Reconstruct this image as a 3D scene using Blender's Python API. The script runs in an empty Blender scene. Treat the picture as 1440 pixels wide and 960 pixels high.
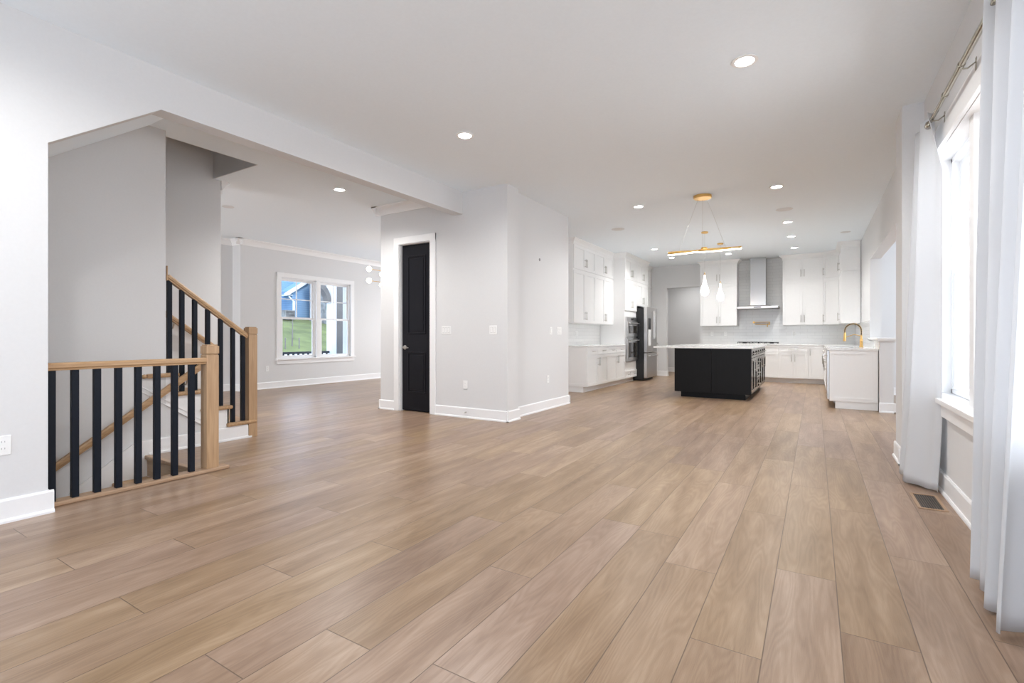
import bpy, math, random
from mathutils import Vector, Matrix
random.seed(7)
S = bpy.context.scene
COL = S.collection
PI = math.pi
CEIL = 3.05

# ------------------------------------------------------------------ camera
FPX = 690.7
cam_d = bpy.data.cameras.new('camera'); cam = bpy.data.objects.new('camera', cam_d); COL.objects.link(cam)
cam_d.sensor_width = 36.0; cam_d.lens = 36.0 * FPX / 1440.0
cam_d.shift_y = -7.0 / 1440.0
cam_d.clip_start = 0.05; cam_d.clip_end = 300
cam.location = (0, 0, 1.095); cam.rotation_euler = (PI / 2, 0, math.atan((1146 - 720) / FPX))
S.camera = cam

# ------------------------------------------------------------------ view
S.view_settings.view_transform = 'Standard'
S.view_settings.look = 'None'
S.view_settings.exposure = 0.38
S.view_settings.gamma = 1.0
S.view_settings.use_curve_mapping = False
try:
    S.cycles.use_denoising = True
    S.cycles.max_bounces = 10
    S.cycles.diffuse_bounces = 8
    S.cycles.caustics_reflective = False
    S.cycles.caustics_refractive = False
    S.cycles.sample_clamp_indirect = 6.0
except Exception:
    pass

# ------------------------------------------------------------------ world
W = bpy.data.worlds.new('world'); S.world = W; W.use_nodes = True
nt = W.node_tree; nt.nodes.clear()
wo = nt.nodes.new('ShaderNodeOutputWorld'); bg = nt.nodes.new('ShaderNodeBackground')
tc = nt.nodes.new('ShaderNodeTexCoord'); sx = nt.nodes.new('ShaderNodeSeparateXYZ'); cr = nt.nodes.new('ShaderNodeValToRGB')
cr.color_ramp.elements[0].position = 0.0; cr.color_ramp.elements[0].color = (0.80, 0.88, 1.0, 1)
cr.color_ramp.elements[1].position = 0.7; cr.color_ramp.elements[1].color = (0.42, 0.62, 0.95, 1)
nt.links.new(tc.outputs['Generated'], sx.inputs[0]); nt.links.new(sx.outputs[2], cr.inputs[0])
nt.links.new(cr.outputs[0], bg.inputs[0]); bg.inputs[1].default_value = 2.9
nt.links.new(bg.outputs[0], wo.inputs[0])

def area(name, loc, rot, sx_, sy_, power, col=(1, 1, 1)):
    l = bpy.data.lights.new(name, 'AREA'); l.shape = 'RECTANGLE'; l.size = sx_; l.size_y = sy_; l.energy = power; l.color = col
    o = bpy.data.objects.new(name, l); COL.objects.link(o); o.location = loc; o.rotation_euler = rot
    return o
COOL = (0.93, 0.96, 1.0)
K = 1.0
# daylight at openings; near, rear, dining end and foyer panels are added fill
area('daylight_family_window', (2.1, 3.4, 1.6), (0, PI / 2, 0), 2.4, 3.6, 112 * K, COOL)
area('fill_near_window', (1.45, -0.6, 1.55), (0, PI / 2, 0), 1.9, 2.4, 12 * K, COOL)  # added fill outside the unseen window behind the camera
area('fill_rear_opening', (-1.2, -3.2, 1.35), (PI / 2, 0, 0), 3.0, 2.3, 22 * K, COOL)  # added fill behind the camera, no glazing in that opening
area('daylight_morning_room', (5.3, 8.9, 1.5), (0, PI / 2, 0), 2.0, 3.6, 80 * K, COOL)
area('fill_dining_end', (-7.2, 12.6, 1.5), (-PI / 2, 0, 0), 2.6, 1.9, 150 * K, COOL)  # added fill to lift the dark hall and dining ceiling
area('fill_foyer', (-8.6, -3.2, 1.6), (PI / 2, 0, 0), 2.4, 2.2, 150 * K, COOL)  # unseen panel added to brighten the foyer and hall
sun_d = bpy.data.lights.new('sun', 'SUN'); sun_d.energy = 2.0; sun_d.angle = 0.2; sun_d.color = (1, 0.96, 0.9)
sun = bpy.data.objects.new('sun', sun_d); COL.objects.link(sun); sun.location = (0, 0, 20)
sun.rotation_euler = Vector((-0.62, 0.35, -0.75)).to_track_quat('-Z', 'Y').to_euler()
CAN_W = 130.0 * K

# ------------------------------------------------------------------ materials
def mat(name, col, rough=0.5, metal=0.0, **kw):
    m = bpy.data.materials.new(name); m.use_nodes = True
    b = m.node_tree.nodes['Principled BSDF']
    b.inputs['Base Color'].default_value = (*col, 1); b.inputs['Roughness'].default_value = rough
    b.inputs['Metallic'].default_value = metal
    for k, v in kw.items():
        n = {'spec': 'Specular IOR Level', 'trans': 'Transmission Weight', 'coat': 'Coat Weight', 'ior': 'IOR', 'alpha': 'Alpha'}[k]
        b.inputs[n].default_value = v
    return m
def N(m, t): return m.node_tree.nodes.new(t)
def L(m, a, b): m.node_tree.links.new(a, b)
def bsdf(m): return m.node_tree.nodes['Principled BSDF']
def math_n(m, op, a, b=None):
    n = N(m, 'ShaderNodeMath'); n.operation = op
    for i, v in enumerate((a, b)):
        if v is None: continue
        if isinstance(v, (int, float)): n.inputs[i].default_value = v
        else: L(m, v, n.inputs[i])
    return n.outputs[0]
def noisy(m, scale, amount, bump=0.0, stretch=(1, 1, 1)):
    """slight variation of colour and a bump, in object space"""
    b = bsdf(m); base = tuple(b.inputs['Base Color'].default_value)
    t = N(m, 'ShaderNodeTexCoord'); mp = N(m, 'ShaderNodeMapping'); mp.inputs['Scale'].default_value = stretch
    L(m, t.outputs['Object'], mp.inputs[0])
    n = N(m, 'ShaderNodeTexNoise'); n.inputs['Scale'].default_value = scale; n.inputs['Detail'].default_value = 3
    L(m, mp.outputs[0], n.inputs['Vector'])
    r = N(m, 'ShaderNodeValToRGB')
    r.color_ramp.elements[0].position = 0.3; r.color_ramp.elements[1].position = 0.7
    r.color_ramp.elements[0].color = tuple(c * (1 - amount) for c in base[:3]) + (1,)
    r.color_ramp.elements[1].color = tuple(min(1, c * (1 + amount)) for c in base[:3]) + (1,)
    L(m, n.outputs[0], r.inputs[0]); L(m, r.outputs[0], b.inputs['Base Color'])
    if bump:
        bp = N(m, 'ShaderNodeBump'); bp.inputs['Strength'].default_value = bump; bp.inputs['Distance'].default_value = 0.002
        L(m, n.outputs[0], bp.inputs['Height']); L(m, bp.outputs[0], b.inputs['Normal'])
    return m
def wood(name, c1, c2, axis, rough=0.4):
    m = mat(name, c1, rough); st = [30, 30, 30]; st[axis] = 2.0
    t = N(m, 'ShaderNodeTexCoord'); mp = N(m, 'ShaderNodeMapping'); mp.inputs['Scale'].default_value = st
    L(m, t.outputs['Object'], mp.inputs[0])
    n = N(m, 'ShaderNodeTexNoise'); n.inputs['Scale'].default_value = 1.6; n.inputs['Detail'].default_value = 6; n.inputs['Distortion'].default_value = 0.6
    L(m, mp.outputs[0], n.inputs['Vector'])
    r = N(m, 'ShaderNodeValToRGB'); r.color_ramp.elements[0].position = 0.3; r.color_ramp.elements[1].position = 0.75
    r.color_ramp.elements[0].color = (*c2, 1); r.color_ramp.elements[1].color = (*c1, 1)
    L(m, n.outputs[0], r.inputs[0]); L(m, r.outputs[0], bsdf(m).inputs['Base Color'])
    return m
def emis(name, col, s):
    m = mat(name, col, 0.5); b = bsdf(m); b.inputs['Emission Color'].default_value = (*col, 1); b.inputs['Emission Strength'].default_value = s
    return m

M_WALL = noisy(mat('wall_paint', (0.70, 0.70, 0.70), 0.7), 60, 0.01, 0.05)
M_CEIL = noisy(mat('ceiling_paint', (0.84, 0.90, 0.945), 0.85), 50, 0.01, 0.04)
M_TRIM = noisy(mat('trim_paint', (0.86, 0.86, 0.86), 0.35), 40, 0.008)
M_CAB = noisy(mat('cabinet_paint', (0.87, 0.87, 0.865), 0.32), 40, 0.008)
M_BLACKCAB = noisy(mat('black_cabinet', (0.007, 0.0065, 0.0065), 0.38, spec=0.15), 30, 0.1, 0.05, (1, 1, 0.1))
M_BLACKGLOSS = noisy(mat('black_cabinet_front', (0.016, 0.015, 0.014), 0.22, coat=0.25, spec=0.4), 30, 0.1)
M_DOOR = noisy(mat('door_black', (0.009, 0.009, 0.012), 0.35, spec=0.15), 80, 0.1, 0.1, (1, 1, 0.1))
M_IRON = noisy(mat('baluster_black', (0.009, 0.012, 0.019), 0.42, spec=0.15), 60, 0.1)
M_OAKX = wood('oak_x', (0.52, 0.335, 0.18), (0.36, 0.215, 0.105), 0)
M_OAKY = wood('oak_y', (0.52, 0.335, 0.18), (0.36, 0.215, 0.105), 1)
M_OAKZ = wood('oak_z', (0.52, 0.345, 0.20), (0.38, 0.235, 0.125), 2)
M_RISER = wood('riser_oak', (0.55, 0.43, 0.30), (0.42, 0.31, 0.20), 0)
M_NOSE = wood('nosing_oak', (0.46, 0.31, 0.20), (0.33, 0.21, 0.125), 1)
M_STEEL = mat('stainless', (0.62, 0.61, 0.60), 0.28, 1.0); noisy(M_STEEL, 8, 0.06, 0.0, (1, 1, 40))
M_STEELV = mat('stainless_hood', (0.50, 0.50, 0.50), 0.22, 1.0); noisy(M_STEELV, 8, 0.06, 0.0, (40, 40, 1))
M_NICKEL = noisy(mat('nickel', (0.55, 0.53, 0.50), 0.3, 1.0), 30, 0.05)
M_RODM = noisy(mat('rod_metal', (0.40, 0.37, 0.31), 0.2, 1.0), 30, 0.05)
M_BRASS = noisy(mat('brass', (0.78, 0.50, 0.18), 0.3, 1.0), 30, 0.05)
M_DARK = noisy(mat('dark_plastic', (0.015, 0.015, 0.016), 0.45), 30, 0.1)
M_OVGLASS = noisy(mat('oven_glass', (0.03, 0.027, 0.024), 0.08), 10, 0.1)
M_PLATE = noisy(mat('plate_plastic', (0.88, 0.88, 0.87), 0.3), 30, 0.01)
M_SLOT = noisy(mat('slot_grey', (0.25, 0.25, 0.25), 0.5), 30, 0.05)
M_TILE = None
M_GLASS = bpy.data.materials.new('window_glass'); M_GLASS.use_nodes = True
_n = M_GLASS.node_tree; _n.nodes.clear()
_o = _n.nodes.new('ShaderNodeOutputMaterial'); _t = _n.nodes.new('ShaderNodeBsdfTransparent'); _g = _n.nodes.new('ShaderNodeBsdfGlossy')
_g.inputs['Roughness'].default_value = 0.02; _m = _n.nodes.new('ShaderNodeMixShader'); _f = _n.nodes.new('ShaderNodeFresnel'); _f.inputs[0].default_value = 1.35
_gm = _n.nodes.new('ShaderNodeNewGeometry'); _k = _n.nodes.new('ShaderNodeMath'); _k.operation = 'SUBTRACT'; _k.inputs[0].default_value = 1.0; _n.links.new(_gm.outputs['Backfacing'], _k.inputs[1])
_q = _n.nodes.new('ShaderNodeMath'); _q.operation = 'MULTIPLY'; _n.links.new(_f.outputs[0], _q.inputs[0]); _n.links.new(_k.outputs[0], _q.inputs[1]); _n.links.new(_q.outputs[0], _m.inputs[0]); _n.links.new(_t.outputs[0], _m.inputs[1]); _n.links.new(_g.outputs[0], _m.inputs[2]); _n.links.new(_m.outputs[0], _o.inputs[0])
M_CAN = emis('lamp_diffuser', (1, 0.98, 0.95), 30)
M_LED = emis('led_strip', (1, 0.88, 0.68), 9)
M_BULB = emis('warm_glass_lamp', (1, 0.84, 0.72), 5)
M_GLOBE = emis('globe_lamp', (1, 0.80, 0.60), 9)

def quartz():
    m = mat('quartz', (0.84, 0.84, 0.83), 0.12)
    t = N(m, 'ShaderNodeTexCoord'); n = N(m, 'ShaderNodeTexNoise'); n.inputs['Scale'].default_value = 2.2; n.inputs['Detail'].default_value = 8; n.inputs['Distortion'].default_value = 1.5
    L(m, t.outputs['Object'], n.inputs['Vector'])
    r = N(m, 'ShaderNodeValToRGB'); e = r.color_ramp.elements
    e[0].position = 0.47; e[0].color = (0.85, 0.85, 0.84, 1); e[1].position = 0.53; e[1].color = (0.85, 0.85, 0.84, 1)
    k = e.new(0.5); k.color = (0.76, 0.755, 0.75, 1)
    L(m, n.outputs[0], r.inputs[0]); L(m, r.outputs[0], bsdf(m).inputs['Base Color'])
    return m
M_QUARTZ = quartz()
def tile(name, plane):
    """glossy white subway tile; plane 'xz' or 'yz'"""
    m = mat(name, (0.80, 0.80, 0.79), 0.12)
    t = N(m, 'ShaderNodeTexCoord'); s = N(m, 'ShaderNodeSeparateXYZ'); c = N(m, 'ShaderNodeCombineXYZ')
    L(m, t.outputs['Object'], s.inputs[0]); L(m, s.outputs[0 if plane == 'xz' else 1], c.inputs[0]); L(m, s.outputs[2], c.inputs[1])
    b = N(m, 'ShaderNodeTexBrick'); b.inputs['Scale'].default_value = 1.0
    b.inputs['Color1'].default_value = (0.80, 0.80, 0.79, 1); b.inputs['Color2'].default_value = (0.77, 0.77, 0.765, 1); b.inputs['Mortar'].default_value = (0.66, 0.66, 0.65, 1)
    b.inputs['Mortar Size'].default_value = 0.003; b.inputs['Brick Width'].default_value = 0.30; b.inputs['Row Height'].default_value = 0.075; b.inputs['Mortar Smooth'].default_value = 0.4
    L(m, c.outputs[0], b.inputs['Vector']); L(m, b.outputs['Color'], bsdf(m).inputs['Base Color'])
    nz = N(m, 'ShaderNodeTexNoise'); nz.inputs['Scale'].default_value = 9.0; L(m, t.outputs['Object'], nz.inputs['Vector'])
    h = math_n(m, 'SUBTRACT', math_n(m, 'MULTIPLY', nz.outputs[0], 0.6), b.outputs['Fac'])
    bp = N(m, 'ShaderNodeBump'); bp.inputs['Strength'].default_value = 0.5; bp.inputs['Distance'].default_value = 0.003
    L(m, h, bp.inputs['Height']); L(m, bp.outputs[0], bsdf(m).inputs['Normal'])
    return m
M_TILEX = tile('tile_back', 'xz'); M_TILEY = tile('tile_side', 'yz')

def linen():
    m = bpy.data.materials.new('white_linen'); m.use_nodes = True; n = m.node_tree; n.nodes.clear()
    o = n.nodes.new('ShaderNodeOutputMaterial'); d = n.nodes.new('ShaderNodeBsdfDiffuse'); tr = n.nodes.new('ShaderNodeBsdfTranslucent')
    mx = n.nodes.new('ShaderNodeMixShader'); mx.inputs[0].default_value = 0.32
    d.inputs[0].default_value = (0.76, 0.77, 0.785, 1); tr.inputs[0].default_value = (0.76, 0.77, 0.785, 1)
    t = n.nodes.new('ShaderNodeTexCoord'); mp = n.nodes.new('ShaderNodeMapping'); mp.inputs['Scale'].default_value = (40, 40, 400)
    nz = n.nodes.new('ShaderNodeTexNoise'); nz.inputs['Scale'].default_value = 1.0; nz.inputs['Detail'].default_value = 3
    bp = n.nodes.new('ShaderNodeBump'); bp.inputs['Strength'].default_value = 0.25; bp.inputs['Distance'].default_value = 0.002
    n.links.new(t.outputs['Object'], mp.inputs[0]); n.links.new(mp.outputs[0], nz.inputs['Vector']); n.links.new(nz.outputs[0], bp.inputs['Height'])
    n.links.new(bp.outputs[0], d.inputs['Normal'])
    n.links.new(d.outputs[0], mx.inputs[1]); n.links.new(tr.outputs[0], mx.inputs[2]); n.links.new(mx.outputs[0], o.inputs[0])
    return m
M_LINEN = linen()

PW = 0.2337
def floor_material():
    m = mat('oak_planks', (0.5, 0.4, 0.3), 0.38)
    uv = N(m, 'ShaderNodeUVMap'); uv.uv_map = 'plank'; en = N(m, 'ShaderNodeUVMap'); en.uv_map = 'ends'; rd = N(m, 'ShaderNodeUVMap'); rd.uv_map = 'rand'
    s = N(m, 'ShaderNodeSeparateXYZ'); L(m, uv.outputs[0], s.inputs[0])
    se = N(m, 'ShaderNodeSeparateXYZ'); L(m, en.outputs[0], se.inputs[0])
    sr = N(m, 'ShaderNodeSeparateXYZ'); L(m, rd.outputs[0], sr.inputs[0])
    u, v = s.outputs[0], s.outputs[1]; r1, r2 = sr.outputs[0], sr.outputs[1]
    def combo(a, b, c=0.0):
        k = N(m, 'ShaderNodeCombineXYZ')
        for i, q in enumerate((a, b, c)):
            if isinstance(q, (int, float)): k.inputs[i].default_value = q
            else: L(m, q, k.inputs[i])
        return k.outputs[0]
    offx = math_n(m, 'MULTIPLY', r1, 37.0); offy = math_n(m, 'MULTIPLY', r2, 53.0)
    # cathedral figure: contour lines of a slow noise
    n1 = N(m, 'ShaderNodeTexNoise'); n1.inputs['Scale'].default_value = 1.0; n1.inputs['Detail'].default_value = 2.0; n1.inputs['Roughness'].default_value = 0.45
    L(m, combo(math_n(m, 'ADD', math_n(m, 'MULTIPLY', u, 1.7), offx), math_n(m, 'ADD', math_n(m, 'MULTIPLY', v, 0.75), offy)), n1.inputs['Vector'])
    ring = math_n(m, 'SINE', math_n(m, 'MULTIPLY', n1.outputs[0], 125.0))
    ring = math_n(m, 'MULTIPLY', math_n(m, 'ADD', ring, 1.0), 0.5)
    # fine pores
    n2 = N(m, 'ShaderNodeTexNoise'); n2.inputs['Scale'].default_value = 1.0; n2.inputs['Detail'].default_value = 4.0; n2.inputs['Roughness'].default_value = 0.65
    L(m, combo(math_n(m, 'ADD', math_n(m, 'MULTIPLY', u, 100.0), offy), math_n(m, 'ADD', math_n(m, 'MULTIPLY', v, 13.0), offx)), n2.inputs['Vector'])
    # broad streaks
    n3 = N(m, 'ShaderNodeTexNoise'); n3.inputs['Scale'].default_value = 1.0; n3.inputs['Detail'].default_value = 3.0
    L(m, combo(math_n(m, 'ADD', math_n(m, 'MULTIPLY', u, 2.6), offy), math_n(m, 'ADD', math_n(m, 'MULTIPLY', v, 1.3), offx)), n3.inputs['Vector'])
    g = math_n(m, 'ADD', math_n(m, 'MULTIPLY', ring, 0.085), math_n(m, 'MULTIPLY', n2.outputs[0], 0.34))
    g = math_n(m, 'ADD', g, math_n(m, 'ADD', 0.13, math_n(m, 'MULTIPLY', n3.outputs[0], 0.70)))
    g = math_n(m, 'ADD', g, math_n(m, 'MULTIPLY', math_n(m, 'SUBTRACT', r1, 0.5), 0.15))
    ramp = N(m, 'ShaderNodeValToRGB'); e = ramp.color_ramp.elements
    e[0].position = 0.42; e[0].color = (0.180, 0.102, 0.051, 1); e[1].position = 0.96; e[1].color = (0.42, 0.290, 0.190, 1)
    k = e.new(0.7); k.color = (0.295, 0.186, 0.110, 1)
    L(m, g, ramp.inputs[0])
    # plank tint: a little pinker or yellower
    hs = N(m, 'ShaderNodeHueSaturation'); L(m, ramp.outputs[0], hs.inputs['Color'])
    L(m, math_n(m, 'ADD', 0.493, math_n(m, 'MULTIPLY', r2, 0.014)), hs.inputs['Hue'])
    L(m, math_n(m, 'ADD', 0.84, math_n(m, 'MULTIPLY', r2, 0.16)), hs.inputs['Saturation'])
    # seams
    du = math_n(m, 'MULTIPLY', math_n(m, 'MINIMUM', u, math_n(m, 'SUBTRACT', 1.0, u)), PW)
    dv = math_n(m, 'MINIMUM', se.outputs[0], se.outputs[1])
    dd = math_n(m, 'MINIMUM', du, dv)
    mr = N(m, 'ShaderNodeMapRange'); mr.inputs[1].default_value = 0.0008; mr.inputs[2].default_value = 0.0026; L(m, dd, mr.inputs[0])
    mix = N(m, 'ShaderNodeMix'); mix.data_type = 'RGBA'; L(m, mr.outputs[0], mix.inputs[0]); mix.inputs[6].default_value = (0.12, 0.075, 0.045, 1); L(m, hs.outputs[0], mix.inputs[7])
    L(m, mix.outputs[2], bsdf(m).inputs['Base Color'])
    L(m, math_n(m, 'ADD', 0.27, math_n(m, 'MULTIPLY', n2.outputs[0], 0.12)), bsdf(m).inputs['Roughness'])
    h = math_n(m, 'ADD', mr.outputs[0], math_n(m, 'MULTIPLY', n2.outputs[0], 0.22))
    bp = N(m, 'ShaderNodeBump'); bp.inputs['Strength'].default_value = 0.35; bp.inputs['Distance'].default_value = 0.0015
    L(m, h, bp.inputs['Height']); L(m, bp.outputs[0], bsdf(m).inputs['Normal'])
    return m
M_FLOOR = floor_material()

# ------------------------------------------------------------------ mesh helpers
class MB:
    def __init__(s): s.v = []; s.f = []
    def add(s, vs, fs):
        b = len(s.v); s.v += [tuple(p) for p in vs]; s.f += [tuple(i + b for i in f) for f in fs]; return s
    def box(s, x0, x1, y0, y1, z0, z1):
        if x0 > x1: x0, x1 = x1, x0
        if y0 > y1: y0, y1 = y1, y0
        if z0 > z1: z0, z1 = z1, z0
        v = [(x0, y0, z0), (x1, y0, z0), (x1, y1, z0), (x0, y1, z0), (x0, y0, z1), (x1, y0, z1), (x1, y1, z1), (x0, y1, z1)]
        return s.add(v, [(0, 3, 2, 1), (4, 5, 6, 7), (0, 1, 5, 4), (1, 2, 6, 5), (2, 3, 7, 6), (3, 0, 4, 7)])
    def prism(s, poly, axis, a, b):
        """poly: 2D points in the plane of the two other axes (in order), extruded on axis from a to b"""
        def P(p, t):
            if axis == 0: return (t, p[0], p[1])
            if axis == 1: return (p[0], t, p[1])
            return (p[0], p[1], t)
        n = len(poly); v = [P(p, a) for p in poly] + [P(p, b) for p in poly]
        f = [tuple(range(n))[::-1], tuple(range(n, 2 * n))] + [(i, (i + 1) % n, (i + 1) % n + n, i + n) for i in range(n)]
        return s.add(v, f)
    def tube(s, pts, r, n=10, cap=True):
        pts = [Vector(p) for p in pts]; m = len(pts); rs = r if isinstance(r, (list, tuple)) else [r] * m
        rings = []; up = None
        for i, p in enumerate(pts):
            d = (pts[min(i + 1, m - 1)] - pts[max(i - 1, 0)]).normalized()
            if up is None:
                up = Vector((0, 0, 1)) if abs(d.z) < 0.9 else Vector((1, 0, 0))
            a = d.cross(up).normalized(); up = a.cross(d).normalized()
            rings.append([p + (a * math.cos(2 * PI * k / n) + up * math.sin(2 * PI * k / n)) * rs[i] for k in range(n)])
        v = [q for g in rings for q in g]; f = []
        for i in range(m - 1):
            for k in range(n):
                k2 = (k + 1) % n; f.append((i * n + k, i * n + k2, (i + 1) * n + k2, (i + 1) * n + k))
        if cap: f += [tuple(range(n))[::-1], tuple(range((m - 1) * n, m * n))]
        return s.add(v, f)
    def lathe(s, prof, c=(0, 0, 0), n=24, axis=2):
        """prof: (radius, height) pairs"""
        v = []; f = []
        for r, h in prof:
            for k in range(n):
                a = 2 * PI * k / n; x, y = r * math.cos(a), r * math.sin(a)
                p = (x, y, h) if axis == 2 else ((h, x, y) if axis == 0 else (y, h, x))
                v.append((c[0] + p[0], c[1] + p[1], c[2] + p[2]))
        for i in range(len(prof) - 1):
            for k in range(n):
                k2 = (k + 1) % n; f.append((i * n + k, i * n + k2, (i + 1) * n + k2, (i + 1) * n + k))
        f += [tuple(range(n))[::-1], tuple(range((len(prof) - 1) * n, len(prof) * n))]
        return s.add(v, f)
    def sweep(s, p0, p1, nrm, prof):
        """moulding profile (out, z) along a straight line p0-p1, out along nrm"""
        a = [(p0[0] + nrm[0] * o, p0[1] + nrm[1] * o, z) for o, z in prof]; b = [(p1[0] + nrm[0] * o, p1[1] + nrm[1] * o, z) for o, z in prof]
        n = len(prof)
        return s.add(a + b, [tuple(range(n)), tuple(range(n, 2 * n))[::-1]] + [(i, i + n, (i + 1) % n + n, (i + 1) % n) for i in range(n)])
    def build(s, name, m, parent=None, smooth=False, bevel=0.0, angle=35):
        me = bpy.data.meshes.new(name); me.from_pydata(s.v, [], s.f); me.update()
        import bmesh
        bm = bmesh.new(); bm.from_mesh(me); bmesh.ops.recalc_face_normals(bm, faces=bm.faces); bm.to_mesh(me); bm.free()
        if m: me.materials.append(m)
        o = bpy.data.objects.new(name, me); COL.objects.link(o)
        if parent: o.parent = parent
        if smooth:
            me.shade_smooth(); me.set_sharp_from_angle(angle=math.radians(angle))
        if bevel:
            md = o.modifiers.new('bevel', 'BEVEL'); md.width = bevel; md.segments = 2; md.limit_method = 'ANGLE'; md.angle_limit = math.radians(40)
        return o
def tag(o, label=None, cat=None, group=None, kind=None):
    if label: o['label'] = label
    if cat: o['category'] = cat
    if group: o['group'] = group
    if kind: o['kind'] = kind
    return o
def thing(name, label, cat, loc=(0, 0, 0), rz=0.0, group=None):
    o = bpy.data.objects.new(name, None); COL.objects.link(o); o.location = loc; o.rotation_euler = (0, 0, rz); o.empty_display_size = 0.1
    return tag(o, label, cat, group)
def copy_tree(root, parent=None):
    c = root.copy(); COL.objects.link(c)
    if parent: c.parent = parent
    for ch in list(root.children): copy_tree(ch, c)
    return c
def struct(mb, name, m, label=None, **kw):
    o = mb.build(name, m, **kw); o['kind'] = 'structure'
    if label: o['label'] = label
    return o
CAT_STRUCT = 'room'

# ================================================================== STRUCTURE
# ---- floor: planks laid along Y
JOINTS = {0: 2.19, 1: 3.08, -1: 2.63, -2: 1.86, -3: 2.42, 2: 2.42, -17: 0.89, -16: 1.42, -15: 1.91, -14: 0.885, -13: 1.30, -12: 2.03,
          -11: 0.89, -10: 1.38, -9: 1.84, -8: 0.885, -7: 1.20, -6: 1.94, -5: 1.26, -4: 2.75}
PL = 1.545
FX0, FX1, FY0, FY1 = -10.25, 5.0, -2.85, 16.0
HOLE = (-5.25, -4.245, -2.85, 2.10)
def build_floor():
    v = []; f = []; uvp = []; uve = []; uvr = []
    def quad(x0, x1, y0, y1, ux0, ux1, ya, r):
        b = len(v); v.extend([(x0, y0, 0), (x1, y0, 0), (x1, y1, 0), (x0, y1, 0)]); f.append((b, b + 1, b + 2, b + 3))
        uvp.extend([(ux0, y0 - ya), (ux1, y0 - ya), (ux1, y1 - ya), (ux0, y1 - ya)])
        uve.extend([(y0 - ya, ya + PL - y0)] * 2 + [(y1 - ya, ya + PL - y1)] * 2)
        uvr.extend([r] * 4)
    k0 = math.floor((FX0 - 0.08) / PW); k1 = math.ceil((FX1 - 0.08) / PW)
    for k in range(k0, k1):
        xa = 0.08 + k * PW; xb = xa + PW
        off = JOINTS.get(k, random.uniform(0, PL)) % PL
        j = math.floor((FY0 - off) / PL)
        while off + j * PL < FY1:
            ya = off + j * PL; yb = ya + PL; j += 1
            r = (random.random(), random.random())
            xs0, xs1 = max(xa, FX0), min(xb, FX1); ys0, ys1 = max(ya, FY0), min(yb, FY1)
            if xs1 <= xs0 or ys1 <= ys0: continue
            hx0, hx1, hy0, hy1 = HOLE
            pieces = []
            if xs1 <= hx0 or xs0 >= hx1 or ys0 >= hy1: pieces.append((xs0, xs1, ys0, ys1))
            else:
                if xs0 < hx0: pieces.append((xs0, hx0, ys0, ys1))
                if xs1 > hx1: pieces.append((hx1, xs1, ys0, ys1))
                m0, m1 = max(xs0, hx0), min(xs1, hx1)
                if m1 > m0 and ys1 > hy1: pieces.append((m0, m1, hy1, ys1))
            for (a, b, c, d) in pieces: quad(a, b, c, d, (a - xa) / PW, (b - xa) / PW, ya, r)
    me = bpy.data.meshes.new('floor'); me.from_pydata(v, [], f); me.update()
    for nm, dat in (('plank', uvp), ('ends', uve), ('rand', uvr)):
        l = me.uv_layers.new(name=nm)
        for i, d in enumerate(dat): l.data[i].uv = d
    me.materials.append(M_FLOOR)
    o = bpy.data.objects.new('floor', me); COL.objects.link(o); o['kind'] = 'structure'
    o['label'] = 'light brown oak plank floor'
    return o
build_floor()
mb = MB(); hx0, hx1, hy0, hy1 = HOLE
mb.box(FX0, hx0 - .12, FY0, FY1, -0.3, -0.004); mb.box(hx1 + .1, FX1, FY0, FY1, -0.3, -0.004); mb.box(hx0 - .12, hx1 + .1, hy1 + .002, FY1, -0.3, -0.004)
struct(mb, 'floor_structure', M_TRIM)

# ---- ceiling with the stairwell opening
mb = MB(); CT = 0.25
ox0, ox1, oy1 = -6.37, -5.40, 3.25
mb.box(FX0, ox0, FY0, FY1, CEIL, CEIL + CT); mb.box(ox1, FX1, FY0, FY1, CEIL, CEIL + CT); mb.box(ox0, ox1, oy1, FY1, CEIL, CEIL + CT)
struct(mb, 'ceiling', M_CEIL, 'flat white ceiling')
mb = MB()
mb.box(ox0 + .02, ox1, oy1 - .012, oy1 - .001, CEIL + .001, 5.69); mb.box(ox1 - .012, ox1 - .001, FY0 + .1, oy1 - .012, CEIL + .001, 5.69); mb.box(ox1, ox1 + .12, FY0, oy1 + .12, CEIL + CT, 5.7); mb.box(ox0, ox1, oy1, oy1 + .12, CEIL + CT, 5.7)
mb.box(ox0, ox1, FY0, FY0 + .1, CEIL, 5.7); mb.box(ox0 - .15, ox1 + .12, FY0, oy1 + .12, 5.7, 5.8)
struct(mb, 'wall_upper_stairwell', M_WALL)

# ---- left wall of the family room: solid part, header (slanted then level) to the door wall
XL, XLB = -4.06, -4.21
mb = MB()
mb.prism([(FY0, -2.8), (1.085, -2.8), (1.085, 2.30), (1.707, 2.75), (5.32, 2.75), (5.32, CEIL), (FY0, CEIL)], 0, XLB, XL)
struct(mb, 'wall_left', M_WALL, 'pale grey wall with a slanted header over the stair opening')
# underside of the upper flight: slanted soffit behind the header
mb = MB(); sl = 0.735
ya, za = -1.6, 2.30 + sl * (-1.6 - 1.085)
mb.prism([(ya, za), (2.107, CEIL), (1.7, CEIL), (ya, za + 0.3)], 0, -5.25, XLB)
struct(mb, 'ceiling_stair_soffit', M_CEIL)

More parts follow.
